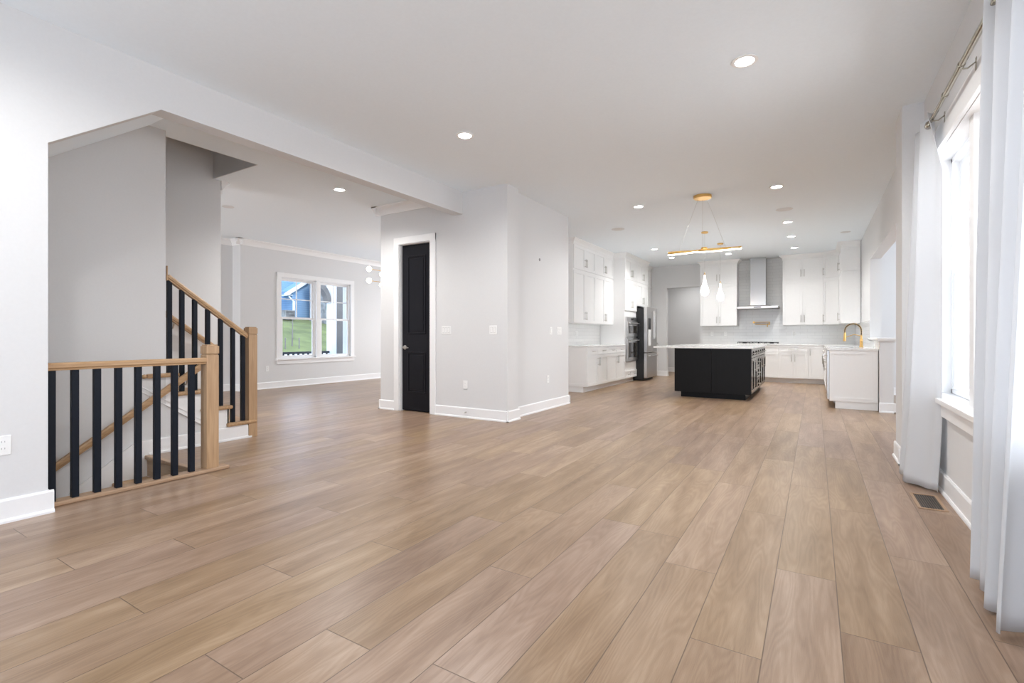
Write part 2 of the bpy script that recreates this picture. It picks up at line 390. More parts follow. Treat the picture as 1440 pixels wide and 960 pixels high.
# ---- wall between the two flights
mb = MB()
mb.box(-5.37, -5.25, FY0, 2.245, -0.0, CEIL)
mb.box(-5.37, -5.25, FY0, 2.10, -2.8, 0)
struct(mb, 'wall_between_flights', M_WALL, 'white wall panel between the rising and falling stair flights')
mb = MB(); mb.box(-4.245, -4.10, 1.085, 2.2, -2.8, -0.01); struct(mb, 'wall_below_landing', M_WALL)
mb = MB(); mb.box(-5.4, -4.06, FY0, FY0 + .1, -2.8, CEIL); mb.box(-6.5, -5.4, FY0, FY0 + .1, -.0, CEIL + .3); struct(mb, 'wall_stair_end', M_WALL)
mb = MB(); mb.box(-5.4, -4.06, FY0, 2.1, -2.9, -2.8); struct(mb, 'floor_basement', M_CEIL)
mb = MB(); mb.prism([(2.245, 0), (2.83, 0), (2.83, .03), (2.245, .46)], 0, -5.37, -5.262); struct(mb, 'wall_under_stairs', M_WALL)
# stairwell left wall
mb = MB(); mb.box(-6.50, -6.35, FY0, 3.33, 0, CEIL - .002); mb.box(-6.50, -6.35, FY0, 3.24, CEIL - .002, 5.7); struct(mb, 'wall_stair_left', M_WALL, 'grey wall along the far side of the rising stairs')

# ---- dining room and foyer far walls (x = -9.76) with window opening
WY0, WY1, WZ0, WZ1 = 6.36, 8.24, 0.60, 2.38
mb = MB(); XF = -9.76
mb.box(XF - .30, XF, 5.50, WY0, 0, CEIL); mb.box(XF - .30, XF, WY1, 12.1, 0, CEIL); mb.box(XF - .30, XF, WY0, WY1, 0, WZ0); mb.box(XF - .30, XF, WY0, WY1, WZ1, CEIL)
struct(mb, 'wall_dining', M_WALL, 'grey dining room wall around the double window')
mb = MB(); mb.box(-10.2, -10.05, FY0, 5.5, 0, CEIL); struct(mb, 'wall_foyer', M_WALL)
mb = MB(); mb.box(-10.2, -9.9, FY0, FY0 + .1, 0, CEIL); mb.box(-7.3, -6.5, FY0, FY0 + .1, 0, CEIL); mb.box(-9.9, -7.3, FY0, FY0 + .1, 2.7, CEIL); mb.box(-9.9, -7.3, FY0, FY0 + .1, 0, 0.5)
struct(mb, 'wall_front', M_WALL)
mb = MB(); mb.box(-10.04, -8.5, 12.0, 12.15, 0, CEIL); mb.box(-5.9, -4.5, 12.0, 12.15, 0, CEIL); mb.box(-8.5, -5.9, 12.0, 12.15, 0, .6); mb.box(-8.5, -5.9, 12.0, 12.15, 2.4, CEIL); struct(mb, 'wall_dining_end', M_WALL)  # opening added to let fill light into the dining room

# ---- pantry block with the black door
YD = 5.31; DX0, DX1, DZ = -5.235, -4.625, 2.455
mb = MB()
mb.box(-5.62, DX0, YD, YD + .12, 0, CEIL); mb.box(DX1, -3.345, YD, YD + .12, 0, CEIL); mb.box(DX0, DX1, YD, YD + .12, DZ, CEIL)
mb.box(-5.62, -5.50, YD + .12, 7.21, 0, CEIL); mb.box(-3.55, -3.345, YD + .12, 5.58, 0, CEIL); mb.box(-3.55, -3.435, 5.58, 7.21, 0, CEIL); mb.box(-5.62, -3.435, 7.21, 7.33, 0, CEIL)
struct(mb, 'wall_pantry', M_WALL, 'grey pantry block holding the tall black door')

# ---- kitchen walls
XK = -4.39
mb = MB(); mb.box(XK - .15, XK, 8.80, 15.7, 0, CEIL); struct(mb, 'wall_kitchen_left', M_WALL)
YB = 13.88; OX0, OX1 = -3.51, -2.63
mb = MB(); mb.box(XK, OX0, YB, YB + .15, 0, CEIL); mb.box(OX1, 1.1, YB, YB + .15, 0, CEIL); mb.box(OX0, OX1, YB, YB + .15, 2.44, CEIL)
struct(mb, 'wall_kitchen_back', M_WALL, 'pale kitchen end wall with a plain cased opening')
mb = MB(); mb.box(XK, 1.1, 15.6, 15.75, 0, CEIL); mb.box(-2.2, -2.05, YB + .15, 15.6, 0, CEIL); struct(mb, 'wall_hall_back', M_WALL)

# ---- right side: family room wall with windows, stub column, header, half wall, kitchen wall
XR = 0.775; RW0, RW1, RZ0, RZ1 = 2.13, 4.93, 0.64, 2.445
NW0, NW1 = -1.75, 0.55
mb = MB(); XT = XR + .17
for a, b in ((FY0, NW0), (NW1, RW0), (RW1, 5.29)): mb.box(XR, XT, a, b, 0, CEIL)
for a, b in ((NW0, NW1), (RW0, RW1)): mb.box(XR, XT, a, b, 0, RZ0); mb.box(XR, XT, a, b, RZ1, CEIL)
mb.box(0.63, XT, 5.29, 5.66, 0, CEIL)
mb.box(0.80, 0.95, 5.66, 6.7, 0, CEIL); mb.box(0.80, 0.95, 6.7, 10.3, 2.41, CEIL); mb.box(0.80, 0.95, 10.3, YB, 0, CEIL)
struct(mb, 'wall_right', M_WALL, 'pale wall with the big curtained window and a shallow pier')
mb = MB(); mb.box(0.80, 0.96, 8.84, 10.3, 0, 1.045); struct(mb, 'wall_half', M_WALL, 'half height wall at the end of the kitchen counter')
mb = MB(); mb.box(0.765, 0.995, 8.80, 10.3, 1.045, 1.075); mb.box(0.78, 0.98, 8.82, 10.3, 1.02, 1.045)
struct(mb, 'trim_1', M_TRIM, 'white cap of the half wall', bevel=0.004)
mb = MB(); mb.box(0.95, 5.0, 6.55, 6.7, 0, CEIL); mb.box(0.95, 5.0, 11.6, 11.75, 0, CEIL)
mb.box(4.85, 5.0, 6.7, 7.0, 0, CEIL); mb.box(4.85, 5.0, 10.8, 11.6, 0, CEIL); mb.box(4.85, 5.0, 7.0, 10.8, 0, .5); mb.box(4.85, 5.0, 7.0, 10.8, 2.5, CEIL)
struct(mb, 'wall_morning', M_WALL)
# wall behind the camera; its bare opening is added to let fill light in
mb = MB(); mb.box(XL, -3.9, FY0, FY0 + .12, 0, CEIL); mb.box(.5, XT, FY0, FY0 + .12, 0, CEIL); mb.box(-3.9, .5, FY0, FY0 + .12, 2.5, CEIL); mb.box(-3.9, .5, FY0, FY0 + .12, 0, .2)
struct(mb, 'wall_rear', M_WALL)

# ---- baseboards
BP = [(0, 0), (0.026, 0), (0.026, 0.012), (0.02, 0.022), (0.014, 0.024), (0.014, 0.128), (0.008, 0.14), (0, 0.14)]
def base(name, segs):
    m = MB()
    for p0, p1, n in segs: m.sweep(p0, p1, n, BP)
    struct(m, 'baseboard_' + name, M_TRIM, None)
e = 0.026
base('left', [((XL, FY0), (XL, 1.085 + e), (1, 0)), ((XL, 1.085), (XLB, 1.085), (0, 1))])
base('pantry', [((-5.62 - e, YD), (DX0 - .09, YD), (0, -1)), ((DX1 + .09, YD), (-3.345 + e, YD), (0, -1)), ((-3.345, YD - e), (-3.345, 5.58 + e), (1, 0)),
                ((-3.435, 5.58), (-3.435, 7.33 + e), (1, 0)), ((-3.435 + e, 7.33), (-5.62 - e, 7.33), (0, 1)), ((-5.62, YD - e), (-5.62, 7.33), (-1, 0))])
base('dining', [((XF, 5.5 - e), (XF, 12.0), (1, 0)), ((-10.05, 5.5), (XF + e, 5.5), (0, -1)), ((-10.05, FY0), (-10.05, 5.5), (1, 0))])
base('stairwell', [((-5.25, 2.10), (-5.25, 3.07), (1, 0)), ((-6.35, 3.33), (-6.5, 3.33), (0, 1)), ((-6.5, FY0), (-6.5, 3.33), (-1, 0))])
base('right', [((XR, FY0), (XR, 5.29), (-1, 0)), ((XR, 5.29), (0.63 - e, 5.29), (0, -1)), ((0.63, 5.29 - e), (0.63, 5.66 + e), (-1, 0)), ((0.63, 5.66), (.95, 5.66), (0, 1))])
base('half', [((0.80 - .01, 8.84), (0.96 + e, 8.84), (0, -1)), ((0.96, 8.84 - e), (0.96, 11.6), (1, 0)), ((.95, 11.6), (4.85, 11.6), (0, -1))])
base('kitchen', [((-3.78, YB), (OX0 + e, YB), (0, -1)), ((OX1 - e, YB), (-2.58, YB), (0, -1)), ((XK, 15.6), (-2.2, 15.6), (0, -1)), ((OX0, YB), (OX0, YB + .15), (1, 0)), ((OX1, YB), (OX1, YB + .15), (-1, 0))])

# ---- crown mouldings
CP = [(0, CEIL), (0.10, CEIL), (0.10, CEIL - .015), (0.085, CEIL - .025), (0.055, CEIL - .045), (0.03, CEIL - .08), (0.02, CEIL - .10), (0.015, CEIL - .12), (0, CEIL - .12)]
m = MB(); c_ = 0.10
m.sweep((XF, 5.5 - c_), (XF, 12.0), (1, 0), CP); m.sweep((-10.05, 5.5), (XF + c_, 5.5), (0, -1), CP); m.sweep((-10.05, FY0), (-10.05, 5.5), (1, 0), CP)
struct(m, 'trim_2', M_TRIM, 'white crown moulding along the dining room wall')
m = MB(); m.sweep((-5.62 - c_, YD), (XLB, YD), (0, -1), CP); m.sweep((-5.62, YD - c_), (-5.62, 12), (-1, 0), CP)
struct(m, 'trim_3', M_TRIM, 'white crown moulding above the black door')
m = MB(); m.sweep((-6.33, 3.33), (-6.5 - c_, 3.33), (0, 1), CP); m.sweep((-6.5, FY0), (-6.5, 3.33 + c_), (-1, 0), CP)
struct(m, 'trim_4', M_TRIM, 'short crown moulding at the end of the stair wall')

# ================================================================== WINDOWS
def window_unit(parent, axis_pos, a0, a1, z0, z1, depth_dir, muntin=True):
    """double-hung unit in the plane x = axis_pos, spanning y a0..a1; parts: sashes with panes"""
    X = axis_pos; d = depth_dir; fw = 0.045; zm = (z0 + z1) / 2
    m = MB()
    m.box(X, X + d * .08, a0, a0 + .03, z0, z1); m.box(X, X + d * .08, a1 - .03, a1, z0, z1); m.box(X, X + d * .08, a0, a1, z1 - .03, z1); m.box(X, X + d * .08, a0, a1, z0, z0 + .03)
    m.build('window_frame', M_TRIM, parent)
    for nm, (b0, b1), off in (('upper_sash', (zm - .02, z1 - .03), .045), ('lower_sash', (z0 + .03, zm + .02), .005)):
        m = MB(); xa, xb = X + d * off, X + d * (off + .033); y0, y1 = a0 + .03, a1 - .03
        m.box(xa, xb, y0, y0 + fw, b0, b1); m.box(xa, xb, y1 - fw, y1, b0, b1); m.box(xa, xb, y0 + fw, y1 - fw, b0, b0 + .032); m.box(xa, xb, y0 + fw, y1 - fw, b1 - fw, b1)
        if nm == 'upper_sash' and muntin:
            yc = (y0 + y1) / 2; zc = (b0 + b1) / 2
            m.box(X + d * (off + .008), X + d * (off + .026), yc - .011, yc + .011, b0 + fw, b1 - fw); m.box(X + d * (off + .008), X + d * (off + .026), y0 + fw, y1 - fw, zc - .011, zc + .011)
        s = m.build(nm, M_TRIM, parent, bevel=.002)
        xg = X + d * (off + .0165)
        MB().box(xg - .002, xg + .002, y0 + fw - .005, y1 - fw + .005, b0 + .027, b1 - fw + .005).build('pane', M_GLASS, s)

# window_1: dining room double window
w1 = bpy.data.objects.new('window_1', None); COL.objects.link(w1); tag(w1, 'white double hung twin window looking out to the lawn', None, None, 'structure')
ymid = (WY0 + WY1) / 2
window_unit(w1, XF - .03, WY0 + .0, ymid - .05, WZ0 + .02, WZ1, -1)
window_unit(w1, XF - .03, ymid + .05, WY1, WZ0 + .02, WZ1, -1)
MB().box(XF - .11, XF + .018, ymid - .05, ymid + .05, WZ0, WZ1).build('mullion', M_TRIM, w1, bevel=.002)
m = MB(); cw = .09
m.box(XF, XF + .02, WY0 - cw, WY0 + .01, WZ0, WZ1 + cw); m.box(XF, XF + .02, WY1 - .01, WY1 + cw, WZ0, WZ1 + cw); m.box(XF, XF + .022, WY0 - cw, WY1 + cw, WZ1 - .01, WZ1 + cw)
m.build('casing', M_TRIM, w1, bevel=.003)
m = MB(); m.box(XF - .11, XF + .055, WY0 - cw - .025, WY1 + cw + .025, WZ0 - .012, WZ0 + .018); m.box(XF, XF + .02, WY0 - cw, WY1 + cw, WZ0 - .10, WZ0 - .012)
m.build('sill', M_TRIM, w1, bevel=.003)

# window_2: big window of the family room
w2 = bpy.data.objects.new('window_2', None); COL.objects.link(w2); tag(w2, 'tall bright window with deep sill between the white curtains', None, None, 'structure')
XG = XR + .105
units = [(4.06, RW1 - .01), (3.06, 3.96), (RW0 + .01, 2.96)]
for a, b in units: window_unit(w2, XG, a, b, RZ0 + .03, RZ1 - .01, 1)
m = MB()
for a, b in ((3.96, 4.06), (2.96, 3.06)): m.box(XR + .035, XG + .08, a, b, RZ0 + .02, RZ1)
m.build('mullion', M_TRIM, w2, bevel=.003)
m = MB()
m.box(XR - .018, XR, RW0 - .12, RW0 + .005, RZ0, RZ1 + .165); m.box(XR - .018, XR, RW1 - .005, RW1 + .10, RZ0, RZ1 + .165); m.box(XR - .02, XR, RW0 - .12, RW1 + .10, RZ1 - .005, RZ1 + .165)
m.box(XR - .028, XR, RW0 - .12, RW1 + .10, RZ1 - .008, RZ1 + .012)
m.build('casing', M_TRIM, w2, bevel=.003)
m = MB(); m.box(XR, XG + .08, RW1 - .012, RW1, RZ0, RZ1); m.box(XR, XG + .08, RW0, RW0 + .012, RZ0, RZ1); m.box(XR, XG + .08, RW0, RW1, RZ1 - .012, RZ1)
m.build('jamb_liner', M_TRIM, w2)
m = MB(); m.box(XR - .055, XG + .08, RW0 - .13, RW1 + .11, RZ0 - .01, RZ0 + .025); m.box(XR - .03, XR, RW0 - .11, RW1 + .09, RZ0 - .10, RZ0 - .01)
m.build('sill', M_TRIM, w2, bevel=.004)
# window_added: unseen window added behind the camera to bring in light
w3 = bpy.data.objects.new('window_added', None); COL.objects.link(w3); tag(w3, 'unseen second window added to the family room wall for light', None, None, 'structure')
window_unit(w3, XG, NW0 + .01, -0.65, RZ0 + .03, RZ1 - .01, 1); window_unit(w3, XG, -0.55, NW1 - .01, RZ0 + .03, RZ1 - .01, 1)
MB().box(XR - .012, XG + .08, -.65, -.55, RZ0, RZ1).build('mullion', M_TRIM, w3)

# ================================================================== DOOR
d1 = bpy.data.objects.new('door_1', None); COL.objects.link(d1); d1.location = (DX0, YD, 0)
tag(d1, 'tall narrow black two panel door in a white frame', None, None, 'structure')
dw = DX1 - DX0
m = MB(); m.box(.018, dw - .018, .045, .08, .012, DZ - .018)
def raised(m, x0, x1, z0, z1):
    # moulding ring and raised field
    w = .022
    for (a, b, c, d) in ((x0, x1, z0, z0 + w), (x0, x1, z1 - w, z1), (x0, x0 + w, z0 + w, z1 - w), (x1 - w, x1, z0 + w, z1 - w)): m.box(a, b, .036, .046, c, d)
raised(m, .13, dw - .13, 1.13, DZ - .18); raised(m, .13, dw - .13, .27, .87)
m.box(.175, dw - .175, .039, .046, 1.175, DZ - .225); m.box(.175, dw - .175, .039, .046, .315, .825)
leaf = m.build('door_leaf', M_DOOR, d1, bevel=.004)
m = MB(); cw = .095
m.box(-cw, .006, -.02, 0, 0, DZ + cw); m.box(dw - .006, dw + cw, -.02, 0, 0, DZ + cw); m.box(-cw, dw + cw, -.022, 0, DZ - .006, DZ + cw)
m.box(0, .016, 0, .12, 0, DZ); m.box(dw - .016, dw, 0, .12, 0, DZ); m.box(0, dw, 0, .12, DZ - .016, DZ)
m.build('door_frame', M_TRIM, d1, bevel=.003)
m = MB(); m.lathe([(.0, .045), (.032, .045), (.032, .038), (.012, .034), (.012, .0), (.014, -.004), (.0, -.006)], (.075, 0, .935), 20, 1)
m.tube([(.075, .0, .935), (.10, -.004, .936), (.135, -.003, .934), (.175, .004, .930)], [.011, .010, .009, .007], 10)
h = m.build('door_handle', M_NICKEL, leaf, smooth=True); h['label'] = 'satin nickel lever handle'
for hz_ in (.28, .95, 1.62, 2.25):
    m = MB(); m.tube([(dw - .016, .036, hz_ - .05), (dw - .016, .036, hz_ + .05)], .007, 8); m.box(dw - .032, dw - .016, .040, .047, hz_ - .045, hz_ + .045)
    m.build('hinge', M_NICKEL, d1)

# ================================================================== STAIRS
RUN, RISE = .2550, .187
# rising flight: treads with returned nosings, risers, stringer
st = thing('staircase', 'staircase rising to the left with oak treads and white open side', 'stairs', (-5.25, 3.12, 0))
for i in range(13):
    zt = RISE * (i + 1); yf = -RUN * i; open_ = i < 4
    x1 = .035 if open_ else -.122
    m = MB(); m.box(-1.098, x1, yf - RUN - .02 if i == 3 else yf - RUN - .055, yf, zt - .040, zt)
    if i == 3: m.box(.001, .035, yf - RUN - .055, yf - RUN - .02, zt - .040, zt)
    m.build('tread', M_OAKX, st, bevel=.014)
    MB().box(-1.098, -.001 if open_ else -.122, yf - .045, yf - .03, zt - RISE, zt - .032).build('riser', M_TRIM, st)
m = MB()   # stringer panel: stepped white side
poly = [(-.03, 0.0)]  # stepped outline, closed along the rake
for i in range(4):
    poly += [(-.03 - RUN * i, RISE * (i + 1) - .040), (-.03 - RUN * (i + 1), RISE * (i + 1) - .040)]
poly += [(-.03 - RUN * 4 - .03, RISE * 4 - .032), (-.03 - RUN * 4 - .03, .02 + .78 * RISE / RUN), (-.30, .02), (-.30, 0)]
m.prism(poly, 0, -.03, -.001)
m.build('stringer', M_TRIM, st)
m = MB()   # raked moulding on the stringer
p0, p1 = (-.30, .02), (-1.10, .02 + .80 * RISE / RUN)
for o in (0, .045): m.prism([(p0[0], p0[1] + o), (p0[0], p0[1] + .008 + o), (p1[0], p1[1] + .008 + o), (p1[0], p1[1] + o)], 0, -.001, .006)
m.build('stringer_moulding', M_TRIM, st)
# falling flight
sd = thing('basement_stairs', 'flight going down behind the landing railing with pale oak risers', 'stairs', (-5.25, 2.10, 0))
for i in range(1, 14):
    yf = -RUN * i
    MB().box(.019, 1.003, yf - .03, yf + RUN - .016, -RISE * i - .032, -RISE * i).build('tread', M_OAKX, sd, bevel=.008)
for i in range(14):
    MB().box(.019, 1.003, -RUN * i - .015, -RUN * i, -RISE * (i + 1), -RISE * i - (.03 if i == 0 else .033)).build('riser', M_RISER, sd)
m = MB(); sl_ = RISE / RUN
m.prism([(0, -.22), (0, .14), (-.10, .14), (-3.4, .14 - 3.3 * sl_), (-3.4, -.22 - 3.4 * sl_)], 0, .001, .018)
m.build('skirt_board', M_TRIM, sd)
m = MB(); m.box(0.0, 1.004, -.035, .012, -.03, .004); m.build('landing_nosing', M_NOSE, sd, bevel=.008)

# landing railing
def rail_profile(m, p0, p1, w=.062, h=.05):
    p0 = Vector(p0); p1 = Vector(p1); d = (p1 - p0).normalized(); side = Vector((d.y, -d.x, 0)).normalized(); up = side.cross(d).normalized()
    if up.z < 0: up = -up
    prof = [(-w * .38, 0), (w * .38, 0), (w * .40, h * .25), (w * .5, h * .35), (w * .5, h * .75), (w * .36, h), (-w * .36, h), (-w * .5, h * .75), (-w * .5, h * .35), (-w * .40, h * .25)]
    a = [p0 + side * u + up * v for u, v in prof]; b = [p1 + side * u + up * v for u, v in prof]; n = len(prof)
    m.add(a + b, [tuple(range(n)), tuple(range(n, 2 * n))[::-1]] + [(i, i + n, (i + 1) % n + n, (i + 1) % n) for i in range(n)])
XB = -4.19
lr = thing('landing_railing', 'level stair railing with black square balusters beside the left wall', 'railing', (XB, 1.085, 0))
m = MB(); rail_profile(m, (0, 0, .875), (0, 1.0, .875)); m.build('handrail', M_OAKY, lr, bevel=.002)
bal_me = None
for k, yy in enumerate([1.135, 1.253, 1.372, 1.493, 1.612, 1.732, 1.851, 1.971]):
    if k == 0:
        b0_ = MB().box(-.019, .019, -.019, .019, .03, .878).build('baluster', M_IRON, lr, bevel=.002); b0_.location = (0, yy - 1.085, 0)
    else:
        b = b0_.copy(); COL.objects.link(b); b.parent = lr; b.location = (0, yy - 1.085, 0)
def newel(parent, x, y, z0, z1, w=.05):
    m = MB(); m.box(x - w, x + w, y - w, y + w, z0, z1 - .085); m.box(x - w + .004, x + w - .004, y - w + .004, y + w - .004, z1 - .085, z1 - .075)
    m.box(x - w - .002, x + w + .002, y - w - .002, y + w + .002, z1 - .075, z1 - .012); m.box(x - w + .006, x + w - .006, y - w + .006, y + w - .006, z1 - .012, z1)
    return m.build('newel_post', M_OAKZ, parent, bevel=.003)
newel(lr, -.015, 2.118 - 1.085, .03, 1.03, .0475)
m = MB(); m.box(-.065, .045, -.0, 1.165, 0.0, .03); m.build('base_nosing', M_NOSE, lr, bevel=.008)

# flight railing
fr = thing('flight_railing', 'sloping stair railing with black balusters on the rising steps', 'railing', (-5.275, 3.09, 0))
Y0 = 3.085
newel(fr, -.0, 3.085 - 3.09, .0, 1.20, .048)
zr = lambda y: 1.075 + (3.03 - y) * .735
m = MB(); rail_profile(m, (0, 3.03 - 3.09, zr(3.03)), (0, 2.25 - 3.09, zr(2.25)), .06, .05); m.build('handrail', M_OAKY, fr, bevel=.002)
m = MB(); m.box(-.03, .03, 2.25 - 3.09 - .0, 2.262 - 3.09, zr(2.25) - .02, zr(2.25) + .12); m.build('wall_rosette', M_OAKZ, fr, bevel=.003)
for yy in (2.285, 2.395, 2.512, 2.635, 2.762, 2.888, 2.995):
    i = int((3.12 - yy) / RUN); zb = RISE * (i + 1)
    MB().box(-.019, .019, yy - 3.09 - .019, yy - 3.09 + .019, zb, zr(yy) + .008).build('baluster', M_IRON, fr, bevel=.002)
# wall handrails
hr = thing('basement_handrail', 'oak wall handrail slanting down behind the landing railing', 'handrail', (-5.25, 2.10, 0))
sr_ = .79 / 1.154
m = MB(); rail_profile(m, (.075, .45, .0445 + (2.55 - 1.431) * sr_ - .025), (.075, -3.0, .0445 + (-.90 - 1.431) * sr_ - .025), .05, .055)
m.tube([(.075, .45, .81), (.03, .45, .81), (.001, .45, .81)], .02, 10)
m.build('rail', M_OAKY, hr, bevel=.002)
for yy in (.30, -1.2, -2.6):
    zz = .0445 + (yy + 2.10 - 1.431) * sr_ - .03
    MB().tube([(.001, yy, zz - .05), (.05, yy, zz - .05), (.075, yy, zz + .005)], .007, 8).build('bracket', M_NICKEL, hr, smooth=True)
hr2 = thing('stair_handrail', 'oak handrail fixed to the far wall of the rising stairs', 'handrail', (-6.35, 3.12, 0))
m = MB(); z1_ = lambda y: .93 + (3.12 - y) * .735 + .065
rail_profile(m, (.075, .13, z1_(3.25)), (.075, -3.3, z1_(-.18)), .05, .055); m.build('rail', M_OAKY, hr2, bevel=.002)
for yy in (-.35, -1.6):
    zz = z1_(3.12 + yy)
    MB().tube([(.001, yy, zz - .06), (.045, yy, zz - .06), (.075, yy, zz + .0)], .008, 8).build('bracket', M_NICKEL, hr2, smooth=True)

# ================================================================== KITCHEN
def frustum(m, x0, x1, y0, y1, z0, z1, o, oL, oR):
    st_ = [(z0, .0), (z0 + (z1 - z0) * .15, .01), (z0 + (z1 - z0) * .45, o * .3), (z0 + (z1 - z0) * .8, o * .85), (z0 + (z1 - z0) * .82, o), (z1, o)]
    v = []; f = []
    for z, q in st_: v += [(x0 - q * oL, y0 - q, z), (x1 + q * oR, y0 - q, z), (x1 + q * oR, y1, z), (x0 - q * oL, y1, z)]
    for i in range(len(st_) - 1):
        for k in range(4): f.append((i * 4 + k, i * 4 + (k + 1) % 4, (i + 1) * 4 + (k + 1) % 4, (i + 1) * 4 + k))
    f += [(3, 2, 1, 0), tuple(len(st_) * 4 - 4 + k for k in range(4))]
    m.add(v, f)
def shaker(x0, x1, z0, z1, t=.02, rail=.058):
    m = MB(); g = .0015; x0 += g; x1 -= g; z0 += g; z1 -= g
    rz_ = min(rail, (z1 - z0) * .28)
    m.box(x0, x0 + rail, -t, -.001, z0, z1); m.box(x1 - rail, x1, -t, -.001, z0, z1); m.box(x0 + rail, x1 - rail, -t, -.001, z0, z0 + rz_); m.box(x0 + rail, x1 - rail, -t, -.001, z1 - rz_, z1)
    m.box(x0 + rail, x1 - rail, -t + .011, -.001, z0 + rz_, z1 - rz_)
    return m
def handle(parent, kind, x, z, ln=.15, y=-.02, m_=None):
    m = MB(); r = .0065; so = .034
    if kind == 'v':
        m.tube([(x, y - so, z - ln / 2), (x, y - so, z + ln / 2)], r, 8)
        for q in (-.36, .36): m.tube([(x, y, z + q * ln), (x, y - so, z + q * ln)], r * .8, 8)
    else:
        m.tube([(x - ln / 2, y - so, z), (x + ln / 2, y - so, z)], r, 8)
        for q in (-.36, .36): m.tube([(x + q * ln, y, z), (x + q * ln, y - so, z)], r * .8, 8)
    return m.build('handle', m_ or M_NICKEL, parent, smooth=True)
def cabinet(name, label, cat, loc, rz, w, d, z0, z1, fronts, m_=None, mf=None, toe=False, crown=None, group=None, endpanel=None, hmat=None):
    m_ = m_ or M_CAB; mf = mf or m_
    t = thing(name, label, cat, loc, rz, group)
    b = MB(); b.box(0, w, 0, d, z0 + (.11 if toe else 0), z1)
    b.build('carcass', m_, t)
    if toe: MB().box(.0, w, .075, d, 0, .11).build('toe_kick', m_, t)
    for (k, x0, x1, a0, a1, hd) in fronts:
        if k == 'drawer': p = shaker(x0, x1, a0, a1, rail=.04).build('drawer', mf, t, bevel=.0015)
        elif k == 'panel': p = shaker(x0, x1, a0, a1).build('panel', mf, t, bevel=.0015)
        else: p = shaker(x0, x1, a0, a1).build('door', mf, t, bevel=.0015)
        if hd: handle(p, hd[0], hd[1], hd[2], hd[3] if len(hd) > 3 else .15, m_=hmat)
    if endpanel:
        for side, zz in endpanel:
            for (a0, a1) in zz:
                q = shaker(.0, d, a0, a1, t=.014).build('side_panel', mf, t, bevel=.0015)
                if side == 'L': q.rotation_euler = (0, 0, -PI / 2); q.location = (0, d, 0)
                else: q.rotation_euler = (0, 0, PI / 2); q.location = (w, 0, 0)
    if crown:
        cz0, cz1, oL, oR = crown; c = MB(); frustum(c, 0, w, -.001, d, cz0, cz1, .075, oL, oR); c.build('crown', m_, t)
    return t
CT0, CT1 = .885, .915
def base_fronts(w, n, drawers=True):
    out = []; bw = w / n; zt = .72 if drawers else CT0 - .003
    for i in range(n):
        x0, x1 = i * bw, (i + 1) * bw
        if drawers: out.append(('drawer', x0, x1, .725, CT0 - .006, ('h', (x0 + x1) / 2, .80, .13)))
        hx = (x1 - .035) if i % 2 == 0 else (x0 + .035)
        out.append(('door', x0, x1, .115, zt, ('v', hx, zt - .13, .17)))
    return out
def upper_fronts(w, n, za=1.37, zb=2.42, zc=2.45, zd=2.93):
    out = []; bw = w / n
    for i in range(n):
        x0, x1 = i * bw, (i + 1) * bw; hx = (x1 - .035) if i % 2 == 0 else (x0 + .035)
        out.append(('door', x0, x1, za + .003, zb, ('v', hx, za + .15, .17)))
        out.append(('door', x0, x1, zc, zd, ('v', hx, zc + .15, .17)))
    return out
R90 = PI / 2
# left run (faces +X)
XC = -3.78
for k, (y0, lab) in enumerate(((8.90, 'white base cabinet with two doors at the near end of the left run'), (10.015, 'white base cabinet with two doors next to the wall ovens'))):
    cabinet('base_cabinet', lab, 'cabinet', (XC, y0, 0), R90, 1.115, .60, 0, CT0, base_fronts(1.115, 2), toe=True, endpanel=[('L', [(.11, CT0)])] if k == 0 else None)
for k, (y0, lab) in enumerate(((8.90, 'white stacked wall cabinet at the near end of the left run'), (10.015, 'white stacked wall cabinet against the tall oven cabinet'))):
    cabinet('upper_cabinet', lab, 'cabinet', (-4.07, y0, 0), R90, 1.115, .31, 1.37, 2.93, upper_fronts(1.115, 2), crown=(2.93, CEIL - .001, 1 if k == 0 else 0, 0), endpanel=[('L', [(1.37, 2.43), (2.44, 2.93)])] if k == 0 else None)
m = MB(); m.box(XK + .01, XC + .03, 8.875, 11.125, CT0, CT1); tag(m.build('worktop', M_QUARTZ, bevel=.003), 'white stone worktop on the left kitchen run', 'worktop')
m = MB(); m.box(XK, XK + .008, 8.88, 11.125, CT1, 1.369); struct(m, 'trim_5', M_TILEY, 'white tile splashback of the left run')
# oven cabinet
w = .86
oc = cabinet('oven_cabinet', 'tall white cabinet housing the double wall oven', 'cabinet', (XC, 11.135, 0), R90, w, .60, 0, 2.93,
             [('door', 0, w / 2, 1.71, 2.42, ('v', w / 2 - .035, 1.86, .17)), ('door', w / 2, w, 1.71, 2.42, ('v', w / 2 + .035, 1.86, .17)),
              ('door', 0, w / 2, 2.45, 2.93, ('v', w / 2 - .035, 2.60, .17)), ('door', w / 2, w, 2.45, 2.93, ('v', w / 2 + .035, 2.60, .17)),
              ('drawer', 0, w / 2, .115, .29, ('h', w / 4, .20, .12)), ('drawer', w / 2, w, .115, .29, ('h', w * .75, .20, .12))],
             toe=True, crown=(2.93, CEIL - .001, 1, 0))
ov = thing('double_wall_oven', 'stainless double wall oven with dark glass windows', 'oven', (XC, 11.135 + .05, 0), R90)
ow = .76
MB().box(0, ow, -.03, -.0005, .50, 1.56).build('body', M_STEEL, ov, bevel=.003)
m = MB(); m.box(0.01, ow - .01, -.036, -.03, 1.465, 1.55); m.build('control_panel', M_STEEL, ov)
m = MB(); m.box(ow * .38, ow * .62, -.040, -.036, 1.485, 1.53); m.build('display', M_OVGLASS, ov)
